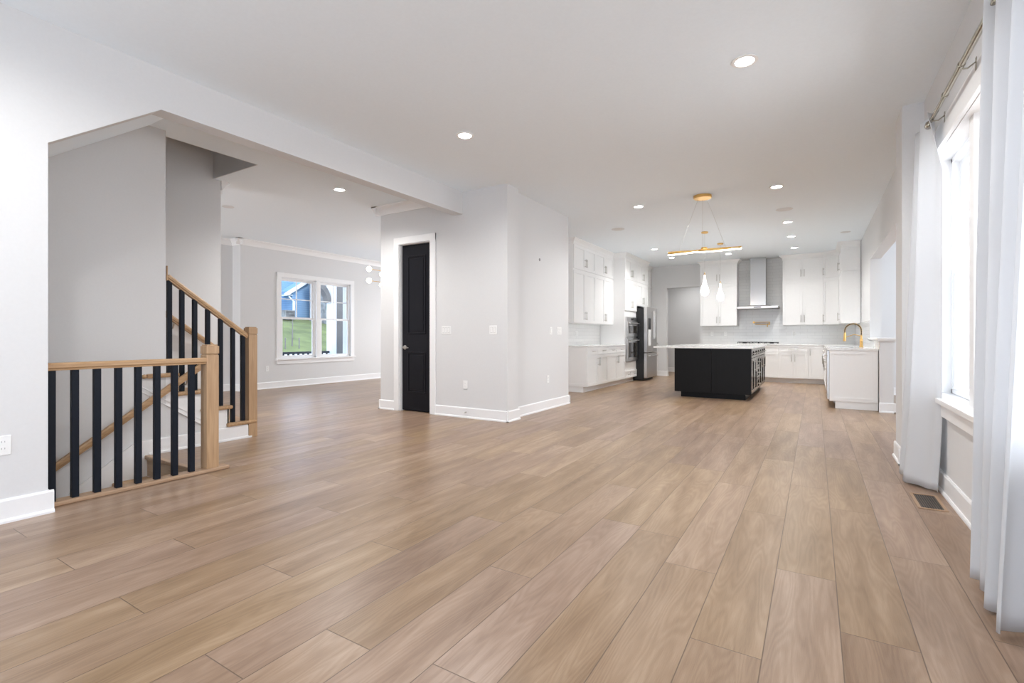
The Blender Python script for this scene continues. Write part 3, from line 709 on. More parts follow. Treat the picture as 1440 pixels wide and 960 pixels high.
for (a0, a1) in ((1.10, 1.455), (.53, 1.05)):
    p = MB().box(.005, ow - .005, -.055, -.031, a0, a1).build('oven_door', M_STEEL, ov, bevel=.004)
    MB().box(.10, ow - .10, -.058, -.0551, a0 + .07, a1 - .10).build('oven_window', M_OVGLASS, p)
    m = MB(); m.tube([(.05, -.11, a1 - .045), (ow - .05, -.11, a1 - .045)], .012, 10)
    for q in (.09, ow - .09): m.tube([(q, -.055, a1 - .045), (q, -.11, a1 - .045)], .009, 8)
    m.build('handle', M_STEEL, p, smooth=True)
# over-fridge cabinet with side panel
cabinet('over_fridge_cabinet', 'white cabinet above the steel refrigerator', 'cabinet', (XC, 12.0, 0), R90, .97, .60, 1.85, 2.93,
        [('door', 0, .485, 1.86, 2.42, ('v', .45, 2.0, .17)), ('door', .485, .97, 1.86, 2.42, ('v', .52, 2.0, .17)),
         ('door', 0, .485, 2.45, 2.93, ('v', .45, 2.60, .17)), ('door', .485, .97, 2.45, 2.93, ('v', .52, 2.60, .17))], crown=(2.93, CEIL - .001, 0, 0))
# refrigerator
fg = thing('refrigerator', 'stainless french door refrigerator with ice dispenser and bottom freezer', 'refrigerator', (-3.60, 12.02, 0), R90)
fw_ = .90
m = MB(); m.box(0, fw_, 0, .72, .04, 1.80); m.box(.03, fw_ - .03, .02, .7, .0, .04); m.build('cabinet_body', M_DARK, fg, bevel=.004)
dl = MB().box(.004, fw_ / 2 - .003, -.085, -.004, .70, 1.83).build('door', M_STEEL, fg, bevel=.012)
dr = MB().box(fw_ / 2 + .003, fw_ - .004, -.085, -.004, .70, 1.83).build('door', M_STEEL, fg, bevel=.012)
fd = MB().box(.004, fw_ - .004, -.085, -.004, .07, .685).build('freezer_drawer', M_STEEL, fg, bevel=.012)
for p, hx in ((dl, fw_ / 2 - .045), (dr, fw_ / 2 + .045)):
    m = MB(); m.tube([(hx, -.13, 1.03), (hx, -.14, 1.1), (hx, -.14, 1.66), (hx, -.13, 1.74)], .013, 10)
    for q in (1.06, 1.70): m.tube([(hx, -.085, q), (hx, -.135, q)], .01, 8)
    m.build('handle', M_STEEL, p, smooth=True)
m = MB(); m.tube([(.10, -.135, .62), (fw_ - .10, -.135, .62)], .013, 10)
for q in (.14, fw_ - .14): m.tube([(q, -.085, .62), (q, -.135, .62)], .01, 8)
m.build('handle', M_STEEL, fd, smooth=True)
MB().box(.11, .33, -.088, -.0851, .86, 1.27).build('dispenser', M_PLATE, dl, bevel=.003)
MB().box(.12, .32, -.090, -.0881, 1.27, 1.55).build('dispenser_display', M_DARK, dl, bevel=.003)
# corner past fridge: base cabinet + door to the counter
cabinet('base_cabinet', 'narrow white base cabinet beyond the refrigerator', 'cabinet', (XC, 12.99, 0), R90, .88, .60, 0, CT0,
        [('drawer', 0, .44, .725, CT0 - .006, ('h', .22, .80, .12)), ('drawer', .44, .88, .725, CT0 - .006, ('h', .66, .80, .12)), ('door', 0, .44, .115, .72, ('v', .405, .59, .17)), ('door', .44, .88, .115, .72, ('v', .475, .59, .17))], toe=True)
m = MB(); m.box(XK + .01, XC + .03, 12.985, 13.875, CT0, CT1); tag(m.build('worktop', M_QUARTZ, bevel=.003), 'short white worktop beyond the refrigerator', 'worktop')
cabinet('countertop_cabinet', 'white cupboard standing on the worktop beyond the refrigerator', 'cabinet', (-3.95, 12.99, 0), R90, .88, .43, CT1 + .001, 2.93,
        [('door', 0, .44, .93, 1.36, None), ('door', .44, .88, .93, 1.36, None), ('door', 0, .44, 1.38, 2.42, ('v', .405, 1.53, .17)), ('door', .44, .88, 1.38, 2.42, ('v', .475, 1.53, .17)), ('door', 0, .44, 2.45, 2.93, None), ('door', .44, .88, 2.45, 2.93, None)], crown=(2.93, CEIL - .001, 0, 0))

# back run (faces -Y)
YC = 13.27; DB = YB - YC - .01
cabinet('base_cabinet', 'white base cabinet left of the cooktop, hidden mostly by the island', 'cabinet', (-2.55, YC, 0), 0, .87, DB, 0, CT0, base_fronts(.87, 2), toe=True)
cabinet('base_cabinet', 'white base cabinet directly under the gas cooktop', 'cabinet', (-1.68, YC, 0), 0, .945, DB, 0, CT0,
        [('drawer', 0, .945, .725, CT0 - .006, None), ('door', 0, .4725, .115, .72, ('v', .43, .59, .17)), ('door', .4725, .945, .115, .72, None)], toe=True)
cabinet('base_cabinet', 'white base cabinet with wide drawer right of the cooktop', 'cabinet', (-.735, YC, 0), 0, .605, DB, 0, CT0,
        [('drawer', 0, .605, .725, CT0 - .006, ('h', .30, .80, .20)), ('door', 0, .3025, .115, .72, ('v', .268, .59, .17)), ('door', .3025, .605, .115, .72, ('v', .337, .59, .17))], toe=True)
cabinet('base_cabinet', 'narrow white full door base cabinet in the back right corner', 'cabinet', (-.13, YC, 0), 0, .90, DB, 0, CT0,
        [('door', 0, .30, .115, CT0 - .006, ('v', .035, .74, .17))], toe=True)
m = MB(); m.box(-2.575, .795, YC - .03, YB - .009, CT0, CT1); tag(m.build('worktop', M_QUARTZ, bevel=.003), 'white stone worktop along the back wall under the hood', 'worktop')
m = MB(); m.box(-2.56, .80, YB - .008, YB, CT1, 1.37); m.box(-1.675, -.665, YB - .008, YB, 1.37, CEIL - .001); struct(m, 'trim_6', M_TILEX, 'glossy white tile splashback behind the cooktop')
cabinet('upper_cabinet', 'white stacked wall cabinet left of the range hood', 'cabinet', (-2.55, 13.55, 0), 0, .875, .32, 1.37, 2.93, upper_fronts(.875, 2), crown=(2.93, CEIL - .001, 1, 1), endpanel=[('L', [(1.37, 2.43), (2.44, 2.93)])])
cabinet('upper_cabinet', 'white stacked wall cabinet right of the range hood', 'cabinet', (-.665, 13.55, 0), 0, .83, .32, 1.37, 2.93, upper_fronts(.83, 2), crown=(2.93, CEIL - .001, 1, 0))
# diagonal corner cabinet
ang = math.atan2(-.33, .305)
wl = math.hypot(.33, .305)
t = thing('corner_cabinet', 'angled white corner wall cabinet between the two cabinet runs', 'cabinet', (.167, 13.55, 0), ang)
m = MB(); ca, sa = math.cos(-ang), math.sin(-ang)
def toloc(x, y): dx, dy = x - .167, y - 13.55; return (dx * ca - dy * sa, dx * sa + dy * ca)
poly = [toloc(.167, 13.55), toloc(.472, 13.22), toloc(.79, 13.22), toloc(.79, YB - .005), toloc(.167, YB - .005)]
m.prism(poly, 2, 1.37, 2.93); m.build('carcass', M_CAB, t)
for (a0, a1) in ((1.373, 2.42), (2.45, 2.93)):
    p = shaker(0.012, wl - .012, a0, a1).build('door', M_CAB, t, bevel=.0015); handle(p, 'v', .045, a0 + .15, .17)
m = MB(); frustum(m, -.01, wl + .01, -.001, .2, 2.93, CEIL - .001, .075, 0, 0); m.build('crown', M_CAB, t)
cabinet('upper_cabinet', 'white stacked wall cabinet above the sink end, nearest on the right', 'cabinet', (.472, 13.215, 0), -R90, 1.0, .32, 1.37, 2.93, upper_fronts(1.0, 2), crown=(2.93, CEIL - .001, 0, 1), endpanel=[('R', [(1.37, 2.43), (2.44, 2.93)])])

# range hood
hd = thing('range_hood', 'stainless chimney range hood over the cooktop', 'range hood', (-1.20, YB - .009, 0))
m = MB(); m.box(-.175, .175, -.30, 0, 1.83, CEIL - .001); m.build('chimney', M_STEELV, hd, bevel=.004)
m = MB()
v = [(-.45, -.50, 1.785), (.45, -.50, 1.785), (.45, 0, 1.785), (-.45, 0, 1.785), (-.45, -.50, 1.84), (.45, -.50, 1.84), (.45, 0, 1.84), (-.45, 0, 1.84), (-.18, -.31, 1.87), (.18, -.31, 1.87), (.18, 0, 1.87), (-.18, 0, 1.87)]
m.add(v, [(3, 2, 1, 0), (0, 1, 5, 4), (1, 2, 6, 5), (2, 3, 7, 6), (3, 0, 4, 7), (4, 5, 9, 8), (5, 6, 10, 9), (6, 7, 11, 10), (7, 4, 8, 11), (8, 9, 10, 11)])
can = m.build('canopy', M_STEEL, hd, bevel=.003)
m = MB(); m.box(-.08, .08, -.503, -.5, 1.80, 1.825); m.build('button_strip', M_DARK, can)
# cooktop
ck = thing('gas_cooktop', 'black gas cooktop with cast iron grates on the back worktop', 'cooktop', (-1.20, YC + .28, CT1))
MB().box(-.455, .455, -.25, .25, 0.0005, .012).build('plate', M_STEEL, ck, bevel=.003)
for gx in (-.30, 0, .30):
    m = MB()
    for q in (-.135, -.045, .045, .135): m.box(gx + q - .006, gx + q + .006, -.20, .22, .035, .048)
    for q in (-.20, 0, .21): m.box(gx - .14, gx + .14, q - .006, q + .006, .03, .046)
    for qx in (-.135, .135):
        for qy in (-.195, .205): m.box(gx + qx - .007, gx + qx + .007, qy - .007, qy + .007, .012, .036)
    m.build('grate', M_DARK, ck)
for bx, by in ((-.30, -.1), (-.30, .12), (0, .02), (.30, -.1), (.30, .12)):
    MB().lathe([(.001, .03), (.03, .03), (.04, .022), (.045, .0121)], (bx, by, 0), 16).build('burner', M_DARK, ck, smooth=True)
for q in range(5):
    MB().lathe([(.016, .0121), (.014, .035), (.001, .036)], (-.13 + q * .065, -.228, 0), 14).build('knob', M_STEEL, ck, smooth=True)
# pot filler
pf = thing('pot_filler', 'folded brass pot filler tap on the tile above the cooktop', 'tap', (-1.0, YB - .009, 1.455))
m = MB(); m.lathe([(.03, 0), (.03, -.012), (.014, -.014), (.012, -.05), (.001, -.052)], (-.32, 0, 0), 16, 1)
m.build('wall_flange', M_BRASS, pf, smooth=True)
MB().tube([(-.32, -.045, .0), (-.31, -.05, .0), (.03, -.06, .0)], .011, 10).build('upper_arm', M_BRASS, pf, smooth=True)
MB().tube([(.03, -.06, .01), (.03, -.06, -.07)], .014, 10).build('joint', M_BRASS, pf, smooth=True)
MB().tube([(.03, -.075, -.05), (-.29, -.085, -.05)], .011, 10).build('lower_arm', M_BRASS, pf, smooth=True)
MB().tube([(-.01, -.08, -.05), (-.01, -.11, -.06), (-.01, -.115, -.12)], .012, 10).build('spout', M_BRASS, pf, smooth=True)

# peninsula / right run (faces -X)
XP = .19
def pen(label, y0, w, fr, end=False): return cabinet('base_cabinet', label, 'cabinet', (XP, y0 + w, 0), -R90, w, .60, 0, CT0, fr, toe=True, endpanel=[('R', [(.11, CT0)])] if end else None)
pen('white base cabinet with panelled end at the near end of the sink counter', 8.98, .12, [], True)
dwp = thing('dishwasher', 'stainless dishwasher in the near end of the sink counter', 'dishwasher', (XP, 9.71, 0), -R90)
MB().box(.0, .60, .0, .58, .10, CT0 - .003).build('tub', M_DARK, dwp)
p = MB().box(.003, .597, -.03, -.0005, .12, CT0 - .008).build('door', M_STEEL, dwp, bevel=.004)
m = MB(); m.tube([(.05, -.075, .80), (.55, -.075, .80)], .012, 10)
for q in (.09, .51): m.tube([(q, -.03, .80), (q, -.075, .80)], .009, 8)
m.build('handle', M_STEEL, p, smooth=True)
pen('white sink base cabinet with two doors under the brass tap', 9.72, .90, [('panel', 0, .9, .725, CT0 - .006, None), ('door', 0, .45, .115, .72, ('v', .415, .59, .17)), ('door', .45, .9, .115, .72, ('v', .485, .59, .17))])
pen('white base cabinet of the right run behind the sink', 10.63, 1.25, base_fronts(1.25, 2))
pen('white base cabinet meeting the back corner of the right run', 11.89, 1.35, base_fronts(1.35, 2))
# worktop with a sink cut-out
m = MB(); a0, a1, b0, b1 = XP - .025, .795, 8.955, YC - .031; sx0, sx1, sy0, sy1 = .26, .58, 9.80, 10.50
m.box(a0, a1, b0, sy0, CT0, CT1); m.box(a0, a1, sy1, b1, CT0, CT1); m.box(a0, sx0, sy0, sy1, CT0, CT1); m.box(sx1, a1, sy0, sy1, CT0, CT1)
tag(m.build('worktop', M_QUARTZ), 'white stone worktop holding the sink on the right', 'worktop')
sk = thing('kitchen_sink', 'steel undermount sink set into the right hand worktop', 'sink', (.42, 10.15, CT0))
m = MB(); m.box(-.158, .158, -.348, .348, -.02, -.015 + .0); m.v = []; m.f = []
for (x0, x1, y0, y1, z0, z1) in ((-.159, -.155, -.349, .349, -.01, .029), (.155, .159, -.349, .349, -.01, .029), (-.155, .155, -.349, -.345, -.01, .029), (-.155, .155, .345, .349, -.01, .029), (-.159, .159, -.349, .349, .001, .004)): m.box(x0, x1, y0, y1, max(z0, .0005), z1)
m.build('bowl', M_STEEL, sk)
fc = thing('kitchen_faucet', 'brass spring neck kitchen faucet on the right hand worktop', 'faucet', (.665, 10.13, CT1))
MB().lathe([(.03, .0005), (.03, .01), (.024, .02), (.022, .13), (.014, .15), (.012, .20), (.001, .2)], n=18).build('body', M_BRASS, fc, smooth=True)
arc = [(0, 0, .16), (0, 0, .22)] + [(-.115 + .115 * math.cos(a), 0, .28 + .115 * math.sin(a)) for a in [i * PI / 14 for i in range(15)]] + [(-.23, 0, .24)]
m = MB(); m.tube(arc, .010, 10); m.build('hose', M_DARK, fc, smooth=True)
m = MB()
def resample(P, n):
    P = [Vector(p) for p in P]; Ls = [0]
    for i in range(1, len(P)): Ls.append(Ls[-1] + (P[i] - P[i - 1]).length)
    out = []
    for k in range(n):
        t_ = Ls[-1] * k / (n - 1); i = max(j for j in range(len(P)) if Ls[j] <= t_ + 1e-9); i = min(i, len(P) - 2)
        out.append(P[i].lerp(P[i + 1], (t_ - Ls[i]) / (Ls[i + 1] - Ls[i])))
    return out
R_ = resample(arc, 420); hel = []
for k, p in enumerate(R_):
    d = (R_[min(k + 1, 419)] - R_[max(k - 1, 0)]).normalized(); a = Vector((0, 1, 0)); b = d.cross(a).normalized(); th = k * .42
    hel.append(p + a * math.cos(th) * .016 + b * math.sin(th) * .016)
m.tube(hel, .002, 5); m.build('spring', M_BRASS, fc, smooth=True)
m = MB(); m.tube([(-.23, 0, .245), (-.23, 0, .20), (-.232, 0, .15), (-.234, 0, .10)], [.014, .017, .018, .021], 12); m.build('spray_head', M_BRASS, fc, smooth=True)
m = MB(); m.tube([(0, 0, .19), (-.10, 0, .215), (-.215, 0, .17)], .006, 8); m.build('holder_arm', M_BRASS, fc, smooth=True)
m = MB(); m.tube([(0, -.02, .09), (0, -.05, .10), (0, -.10, .13)], .007, 8); m.build('lever', M_BRASS, fc, smooth=True)
m = MB(); m.box(.792, .80, 8.87, YB - .01, CT1, 1.02); m.box(.792, .80, 10.3, YB - .01, 1.02, 1.37); struct(m, 'trim_7', M_TILEY, 'white tile strip behind the sink')

# island
IX0, IX1, IY0, IY1 = -2.19, -.915, 9.20, 11.90
isl = thing('kitchen_island', 'black kitchen island base with panelled near end', 'island', (0, 0, 0))
m = MB(); m.box(IX0 + .02, IX1 - .02, IY0 + .02, IY1, .10, CT0); m.build('carcass', M_BLACKCAB, isl)
m = MB(); m.box(IX0 + .10, IX1 - .10, IY0 + .09, IY1 - .05, 0, .10)
m.build('toe_kick', M_BLACKCAB, isl)
wE = IX1 - IX0 - .01
for k in range(2):
    q = MB(); q.box(k * wE / 2 + .001, (k + 1) * wE / 2 - .001, -.0, .018, .10, CT0 - .001)
    q = q.build('end_panel', M_BLACKCAB, isl, bevel=.002); q.location = (IX0 + .005, IY0, 0)
side = [('drawer', 0, .45), ('drawer', .45, .9), ('drawer', .9, 1.35), ('drawer', 1.35, 1.8), ('drawer', 1.8, 2.25), ('drawer', 2.25, 2.68)]
for i, (k, a, b) in enumerate(side):
    q = shaker(a, b, .725, CT0 - .006, rail=.04).build('drawer', M_BLACKGLOSS, isl, bevel=.002); q.rotation_euler = (0, 0, R90); q.location = (IX1 - .02, IY0 + .02, 0); handle(q, 'h', (a + b) / 2, .80, .15, m_=M_NICKEL)
    if i == 2:
        for z0_, z1_2 in ((.115, .315), (.32, .52), (.525, .72)):
            q = shaker(a, b, z0_, z1_2, rail=.04).build('drawer', M_BLACKGLOSS, isl, bevel=.002); q.rotation_euler = (0, 0, R90); q.location = (IX1 - .02, IY0 + .02, 0); handle(q, 'h', (a + b) / 2, (z0_ + z1_2) / 2, .15)
    else:
        q = shaker(a, b, .115, .72).build('door', M_BLACKGLOSS, isl, bevel=.002); q.rotation_euler = (0, 0, R90); q.location = (IX1 - .02, IY0 + .02, 0)
        hx = b - .035 if i in (0, 3) else a + .035
        handle(q, 'v', hx, .58, .20)
m = MB(); m.box(-2.56, -.885, 9.165, 11.95, CT0, CT1); tag(m.build('island_worktop', M_QUARTZ, bevel=.003), 'white stone slab overhanging the black island', 'worktop')

# ================================================================== LIGHT FITTINGS
can0 = thing('recessed_light', 'x', 'ceiling light', (0, 0, CEIL), 0, 'recessed ceiling lights')
m = MB(); m.lathe([(.062, -.0005), (.085, -.0005), (.088, -.004), (.086, -.007), (.064, -.009), (.062, -.006)], n=28); m.f = m.f[:-2] + [tuple(((5 * 28 + k), (5 * 28 + (k + 1) % 28), (k + 1) % 28, k)) for k in range(28)]
m.build('trim_ring', M_PLATE, can0, smooth=True)
MB().lathe([(.0615, -.001), (.0615, -.004), (.001, -.005)], n=28).build('diffuser', M_CAN, can0)
def can_lamp(x, y, k=1.0):
    l = bpy.data.lights.new('downlight', 'SPOT'); l.energy = CAN_W * k; l.spot_size = math.radians(168 if (y < 7 and -5 < x) else 150); l.spot_blend = .7 if (y < 7 and -5 < x) else 1.0; l.shadow_soft_size = .06; l.color = (1, .99, .975)
    o = bpy.data.objects.new('downlight', l); COL.objects.link(o); o.location = (x, y, CEIL - .02); return o
CANS = [(-.425, 3.83, 'large recessed light nearest the camera, above the middle of the floor'),
        (-2.893, 3.82, 'recessed light in the ceiling close to the left header beam'),
        (-5.378, 4.35, 'recessed light in the hall ceiling beyond the header beam'),
        (-2.255, 7.28, 'recessed light left of the wavy gold chandelier'),
        (-.426, 7.26, 'recessed light right of the gold ceiling canopy'),
        (-.40, 9.61, 'recessed light just beyond the round ceiling speaker on the right'),
        (-.39, 11.01, 'middle light of the short row in front of the right wall cabinets'),
        (-.388, 12.45, 'farthest recessed light, in front of the cabinets right of the hood'),
        (-3.05, 11.02, 'recessed light in front of the tall oven cabinet'),
        (-3.02, 12.43, 'recessed light in front of the refrigerator near the back opening'),
        (-1.736, 12.55, 'recessed light showing just under the right end of the gold chandelier')]
for i, (x, y, lab) in enumerate(CANS):
    c = can0 if i == 0 else copy_tree(can0)
    c.location = (x, y, CEIL); c['label'] = lab; can_lamp(x, y, .5 if y > 12 else (.95 if y > 7.5 else (1.3 if x < -5 else .72)))
for x, y in ((-2.893, .6), (-.425, .6), (-7.6, 9.6), (-8.4, 2.0), (-3.0, 14.8)):   # near pair continues the grid; the other unseen lamps are added to brighten
    can_lamp(x, y, .5 if y > 14 else (.5 if y < 1 else 1.0))
spk = thing('ceiling_speaker', 'x', 'speaker', (0, 0, CEIL), 0, 'round ceiling speakers')
MB().lathe([(.115, -.0005), (.118, -.004), (.112, -.007), (.001, -.007)], n=32).build('grille', noisy(mat('grille', (.70, .70, .70), .6), 400, .15), spk, smooth=True)
for i, (x, y, lab) in enumerate([(-3.05, 8.62, 'round ceiling speaker left of the gold chandelier'), (-.40, 8.62, 'round ceiling speaker between two lights on the right'), (.487, 11.09, 'small round ceiling speaker near the right kitchen wall'), (-7.52, 4.05, 'small round ceiling disc in the foyer beyond the stair wall')]):
    c = spk if i == 0 else copy_tree(spk)
    c.location = (x, y, CEIL); c['label'] = lab
    if i >= 2: c.scale = (.7, .7, 1)

# wavy linear chandelier
ch = thing('wavy_chandelier', 'long wavy gold chandelier with glowing light strip on wires', 'chandelier', (-1.33, 7.20, CEIL))
MB().lathe([(.12, -.0005), (.12, -.03), (.112, -.04), (.001, -.041)], n=28).build('canopy', M_BRASS, ch, smooth=True)
ZB = 2.285 - CEIL
def wave(s, ph, amp=.045): return (-.47 + .96 * s, amp * math.sin(2 * PI * 1.15 * s + ph), ZB + .014 * math.sin(2 * PI * 1.0 * s + ph + .6))
n_ = 60
for ph, nm in ((0, 'gold_wave'), (PI, 'gold_wave')):
    m = MB(); P = [Vector(wave(i / n_, ph)) for i in range(n_ + 1)]; v = []; f = []
    for p in P: v += [(p.x, p.y - .009, p.z - .004), (p.x, p.y + .009, p.z - .004), (p.x, p.y + .009, p.z + .018), (p.x, p.y - .009, p.z + .018)]
    for i in range(n_):
        for k in range(4): f.append((i * 4 + k, i * 4 + (k + 1) % 4, i * 4 + 4 + (k + 1) % 4, i * 4 + 4 + k))
    f += [(3, 2, 1, 0), tuple(n_ * 4 + k for k in range(4))]
    m.add(v, f); g = m.build(nm, M_BRASS, ch)
    m = MB(); v = []
    for p in P: v += [(p.x, p.y - .008, p.z - .018), (p.x, p.y + .008, p.z - .018), (p.x, p.y + .008, p.z - .0045), (p.x, p.y - .008, p.z - .0045)]
    m.add(v, f); m.build('light_strip', M_LED, g)
m = MB()
for (tx, ty) in ((-.32, .0), (.0, .0), (.30, .0)): m.tube([(tx * .18, 0, -.04), (tx, ty, ZB + .02)], .0012, 5)
m.build('suspension_wires', M_NICKEL, ch)
MB().lathe([(.04, .0), (.042, .02), (.03, .028), (.001, .028)], (.02, 0, ZB + .02), 18).build('driver_box', M_BRASS, ch, smooth=True)

# teardrop pendants over the island
def drop(label, x, y, zc, s):
    t = thing('teardrop_pendant', label, 'pendant lamp', (x, y, CEIL), 0, None)
    MB().lathe([(.06, -.0005), (.06, -.022), (.052, -.028), (.001, -.029)], n=24).build('canopy', M_BRASS, t, smooth=True)
    z = zc - CEIL
    MB().tube([(0, 0, -.028), (0, 0, z + .30 * s)], .0015, 5).build('wire', M_NICKEL, t)
    MB().lathe([(.004, z + .31 * s), (.010, z + .29 * s), (.010, z + .26 * s)], n=14).build('cap', M_BRASS, t, smooth=True)
    prof = [(.012, z + .26 * s), (.018, z + .20 * s), (.026, z + .14 * s), (.042, z + .08 * s), (.062, z + .03 * s), (.072, z - .02 * s), (.068, z - .06 * s), (.048, z - .095 * s), (.02, z - .112 * s), (.001, z - .115 * s)]
    MB().lathe([(r * s, q) for r, q in prof], n=24).build('glass_drop', M_BULB, t, smooth=True, angle=80)
drop('glowing glass teardrop pendant on the left above the island', -1.755, 9.71, 1.97, 1.05)
drop('glowing glass teardrop pendant on the right above the island', -1.69, 11.07, 1.95, 1.0)

# dining chandelier with globes
dc = thing('globe_chandelier', 'brass chandelier with glowing globes at the dining room edge', 'chandelier', (-7.5, 7.27, CEIL))
MB().lathe([(.07, -.0005), (.07, -.025), (.001, -.03)], n=24).build('canopy', M_BRASS, dc, smooth=True)
MB().tube([(0, 0, -.03), (0, 0, -.95)], .008, 8).build('stem', M_BRASS, dc)
for k, (a, z) in enumerate(((-90, -.62), (-90, -.85), (30, -.62), (30, -.85), (150, -.62), (150, -.85))):
    a = math.radians(a); R1 = .49; e_ = (R1 * math.cos(a), R1 * math.sin(a), z)
    g = MB().tube([(0, 0, z), (e_[0] * .9, e_[1] * .9, z)], .006, 8).build('arm', M_BRASS, dc)
    MB().lathe([(.001, -.05)] + [(.05 * math.sin(PI * i / 12), -.05 * math.cos(PI * i / 12)) for i in range(1, 12)] + [(.001, .05)], e_, 18).build('globe', M_GLOBE, g, smooth=True, angle=80)

# ================================================================== WALL PLATES
def plate(name, label, cat, loc, rz, gang=1, kind='outlet'):
    """faces local -Y"""
    t = thing(name, label, cat, loc, rz)
    w = .07 + .046 * (gang - 1)
    MB().box(-w / 2, w / 2, -.006, -.0005, -.057, .057).build('plate', M_PLATE, t, bevel=.003)
    for g in range(gang):
        x = (g - (gang - 1) / 2) * .046
        if kind == 'outlet':
            for zc in (-.02, .02):
                r = MB(); r.lathe([(.0155, -.006), (.0155, -.0085), (.001, -.0085)], (x, 0, zc), 16, 1); q = r.build('receptacle', M_PLATE, t)
                s = MB(); s.box(x - .008, x - .006, -.0092, -.0086, zc - .002, zc + .007); s.box(x + .006, x + .008, -.0092, -.0086, zc - .002, zc + .007); s.build('slots', M_SLOT, q)
        else:
            s = MB(); s.box(x - .0155, x + .0155, -.0085, -.006, -.034, .034); s.build('rocker_switch', M_PLATE, t, bevel=.002)
            s = MB(); s.box(x - .017, x + .017, -.0068, -.0061, -.036, .036); s.build('switch_bezel', M_SLOT, t)
    return t
plate('power_outlet', 'white outlet low on the left wall at the picture edge', 'outlet', (XL, .885, .455), R90)
plate('light_switch', 'triple switch plate right of the black door', 'switch', (-4.343, YD, 1.183), 0, 3, 'switch')
plate('light_switch', 'double switch plate close to the pantry wall corner', 'switch', (-3.562, YD, 1.18), 0, 2, 'switch')
plate('power_outlet', 'white outlet low on the wall right of the black door', 'outlet', (-4.012, YD, .444), 0)
plate('light_switch', 'single switch plate on the bright wall before the kitchen', 'switch', (-3.435, 6.70, 1.183), R90, 1, 'switch')
plate('light_switch', 'wide switch plate on the bright wall nearest the kitchen', 'switch', (-3.435, 6.98, 1.183), R90, 3, 'switch')
plate('power_outlet', 'white outlet low on the bright wall before the kitchen', 'outlet', (-3.435, 6.60, .452), R90)
plate('power_outlet', 'white outlet under the dining room window', 'outlet', (XF, 6.06, .42), R90)
plate('power_outlet', 'outlet on the tile left of the hood, nearer the opening', 'outlet', (-2.32, YB - .009, 1.17), 0)
plate('power_outlet', 'outlet on the tile left of the hood, nearer the cooktop', 'outlet', (-1.99, YB - .009, 1.17), 0)
plate('power_outlet', 'outlet on the tile right of the hood', 'outlet', (-.43, YB - .009, 1.17), 0)
plate('power_outlet', 'outlet on the tile strip behind the brass faucet', 'outlet', (.792, 9.45, .968), -R90)
plate('light_switch', 'switch plate on the left kitchen splashback', 'switch', (XK + .008, 9.75, 1.16), R90, 2, 'switch')
hk = thing('hole_cover', 'small dark oval spot high on the bright wall', 'wall fitting', (-3.435, 6.34, 2.22), R90)
MB().lathe([(.022, -.0005), (.022, -.003), (.001, -.004)], n=20, axis=1).build('cover', M_SLOT, hk)
ds = thing('door_stop', 'small metal door stop on the baseboard right of the black door', 'door stop', (-3.99, YD - .014, .08))
MB().tube([(0, -.0, 0), (0, -.045, 0)], [.008, .006], 10).build('stem', M_NICKEL, ds, smooth=True)
MB().tube([(0, -.045, 0), (0, -.06, 0)], .010, 10).build('bumper', M_PLATE, ds, smooth=True)

# ================================================================== FLOOR VENTS
def vent(label, x, y, w, l):
    t = thing('floor_vent', label, 'floor vent', (x, y, 0))
    m = MB(); fr_ = .018
    m.box(-w / 2, w / 2, -l / 2, -l / 2 + fr_, .0005, .006); m.box(-w / 2, w / 2, l / 2 - fr_, l / 2, .0005, .006); m.box(-w / 2, -w / 2 + fr_, -l / 2 + fr_, l / 2 - fr_, .0005, .006); m.box(w / 2 - fr_, w / 2, -l / 2 + fr_, l / 2 - fr_, .0005, .006)
    m.build('frame', M_NOSE, t, bevel=.002)
    MB().box(-w / 2 + fr_, w / 2 - fr_, -l / 2 + fr_, l / 2 - fr_, .0003, .0012).build('duct', M_DARK, t)
    n = 9; q = MB()
    for i in range(n):
        xx = -w / 2 + fr_ + (w - 2 * fr_) * (i + .5) / n; q.box(xx - .0025, xx + .0025, -l / 2 + fr_, l / 2 - fr_, .0013, .005)
    q.build('louvres', noisy(mat('vent_bronze', (.16, .12, .09), .4, .6), 30, .05), t)
vent('brown floor vent beside the far curtain', .637, 4.21, .15, .36)
vent('dark floor vent under the dining room window', -9.60, 7.45, .12, .34)

# ================================================================== CURTAINS
rd = thing('curtain_rod', 'satin nickel curtain rod above the right hand window', 'curtain rod', (0, 0, 0))
XD, ZD = .690, 2.60
m = MB(); m.tube([(XD, 1.7, ZD), (XD, 4.50, ZD)], .0125, 14); m.build('pole', M_RODM, rd, smooth=True)
m = MB(); m.tube([(XD, 1.7, ZD), (XD, 4.02, ZD)], .0155, 14); m.build('outer_pole', M_RODM, rd, smooth=True)
m = MB()
for yy in (3.62, 4.02, 3.0): m.tube([(XD, yy - .012, ZD), (XD, yy + .012, ZD)], .0185, 14)
m.build('joint_collars', M_RODM, rd, smooth=True)
MB().tube([(XD, 4.50, ZD), (XD, 4.52, ZD), (XD, 4.56, ZD), (XD, 4.58, ZD)], [.02, .024, .022, .008], 14).build('finial', M_RODM, rd, smooth=True)
for yy in (3.64, 4.66 - .25, 1.9):
    m = MB(); m.tube([(XD, yy, ZD - .016), (XD + .03, yy, ZD - .02), (XR - .014, yy, ZD + .012), (XR - .012, yy, ZD - .03)], .005, 8); m.box(XR - .022, XR - .019, yy - .012, yy + .012, ZD - .04, ZD + .03)
    m.build('bracket', M_RODM, rd, smooth=True)
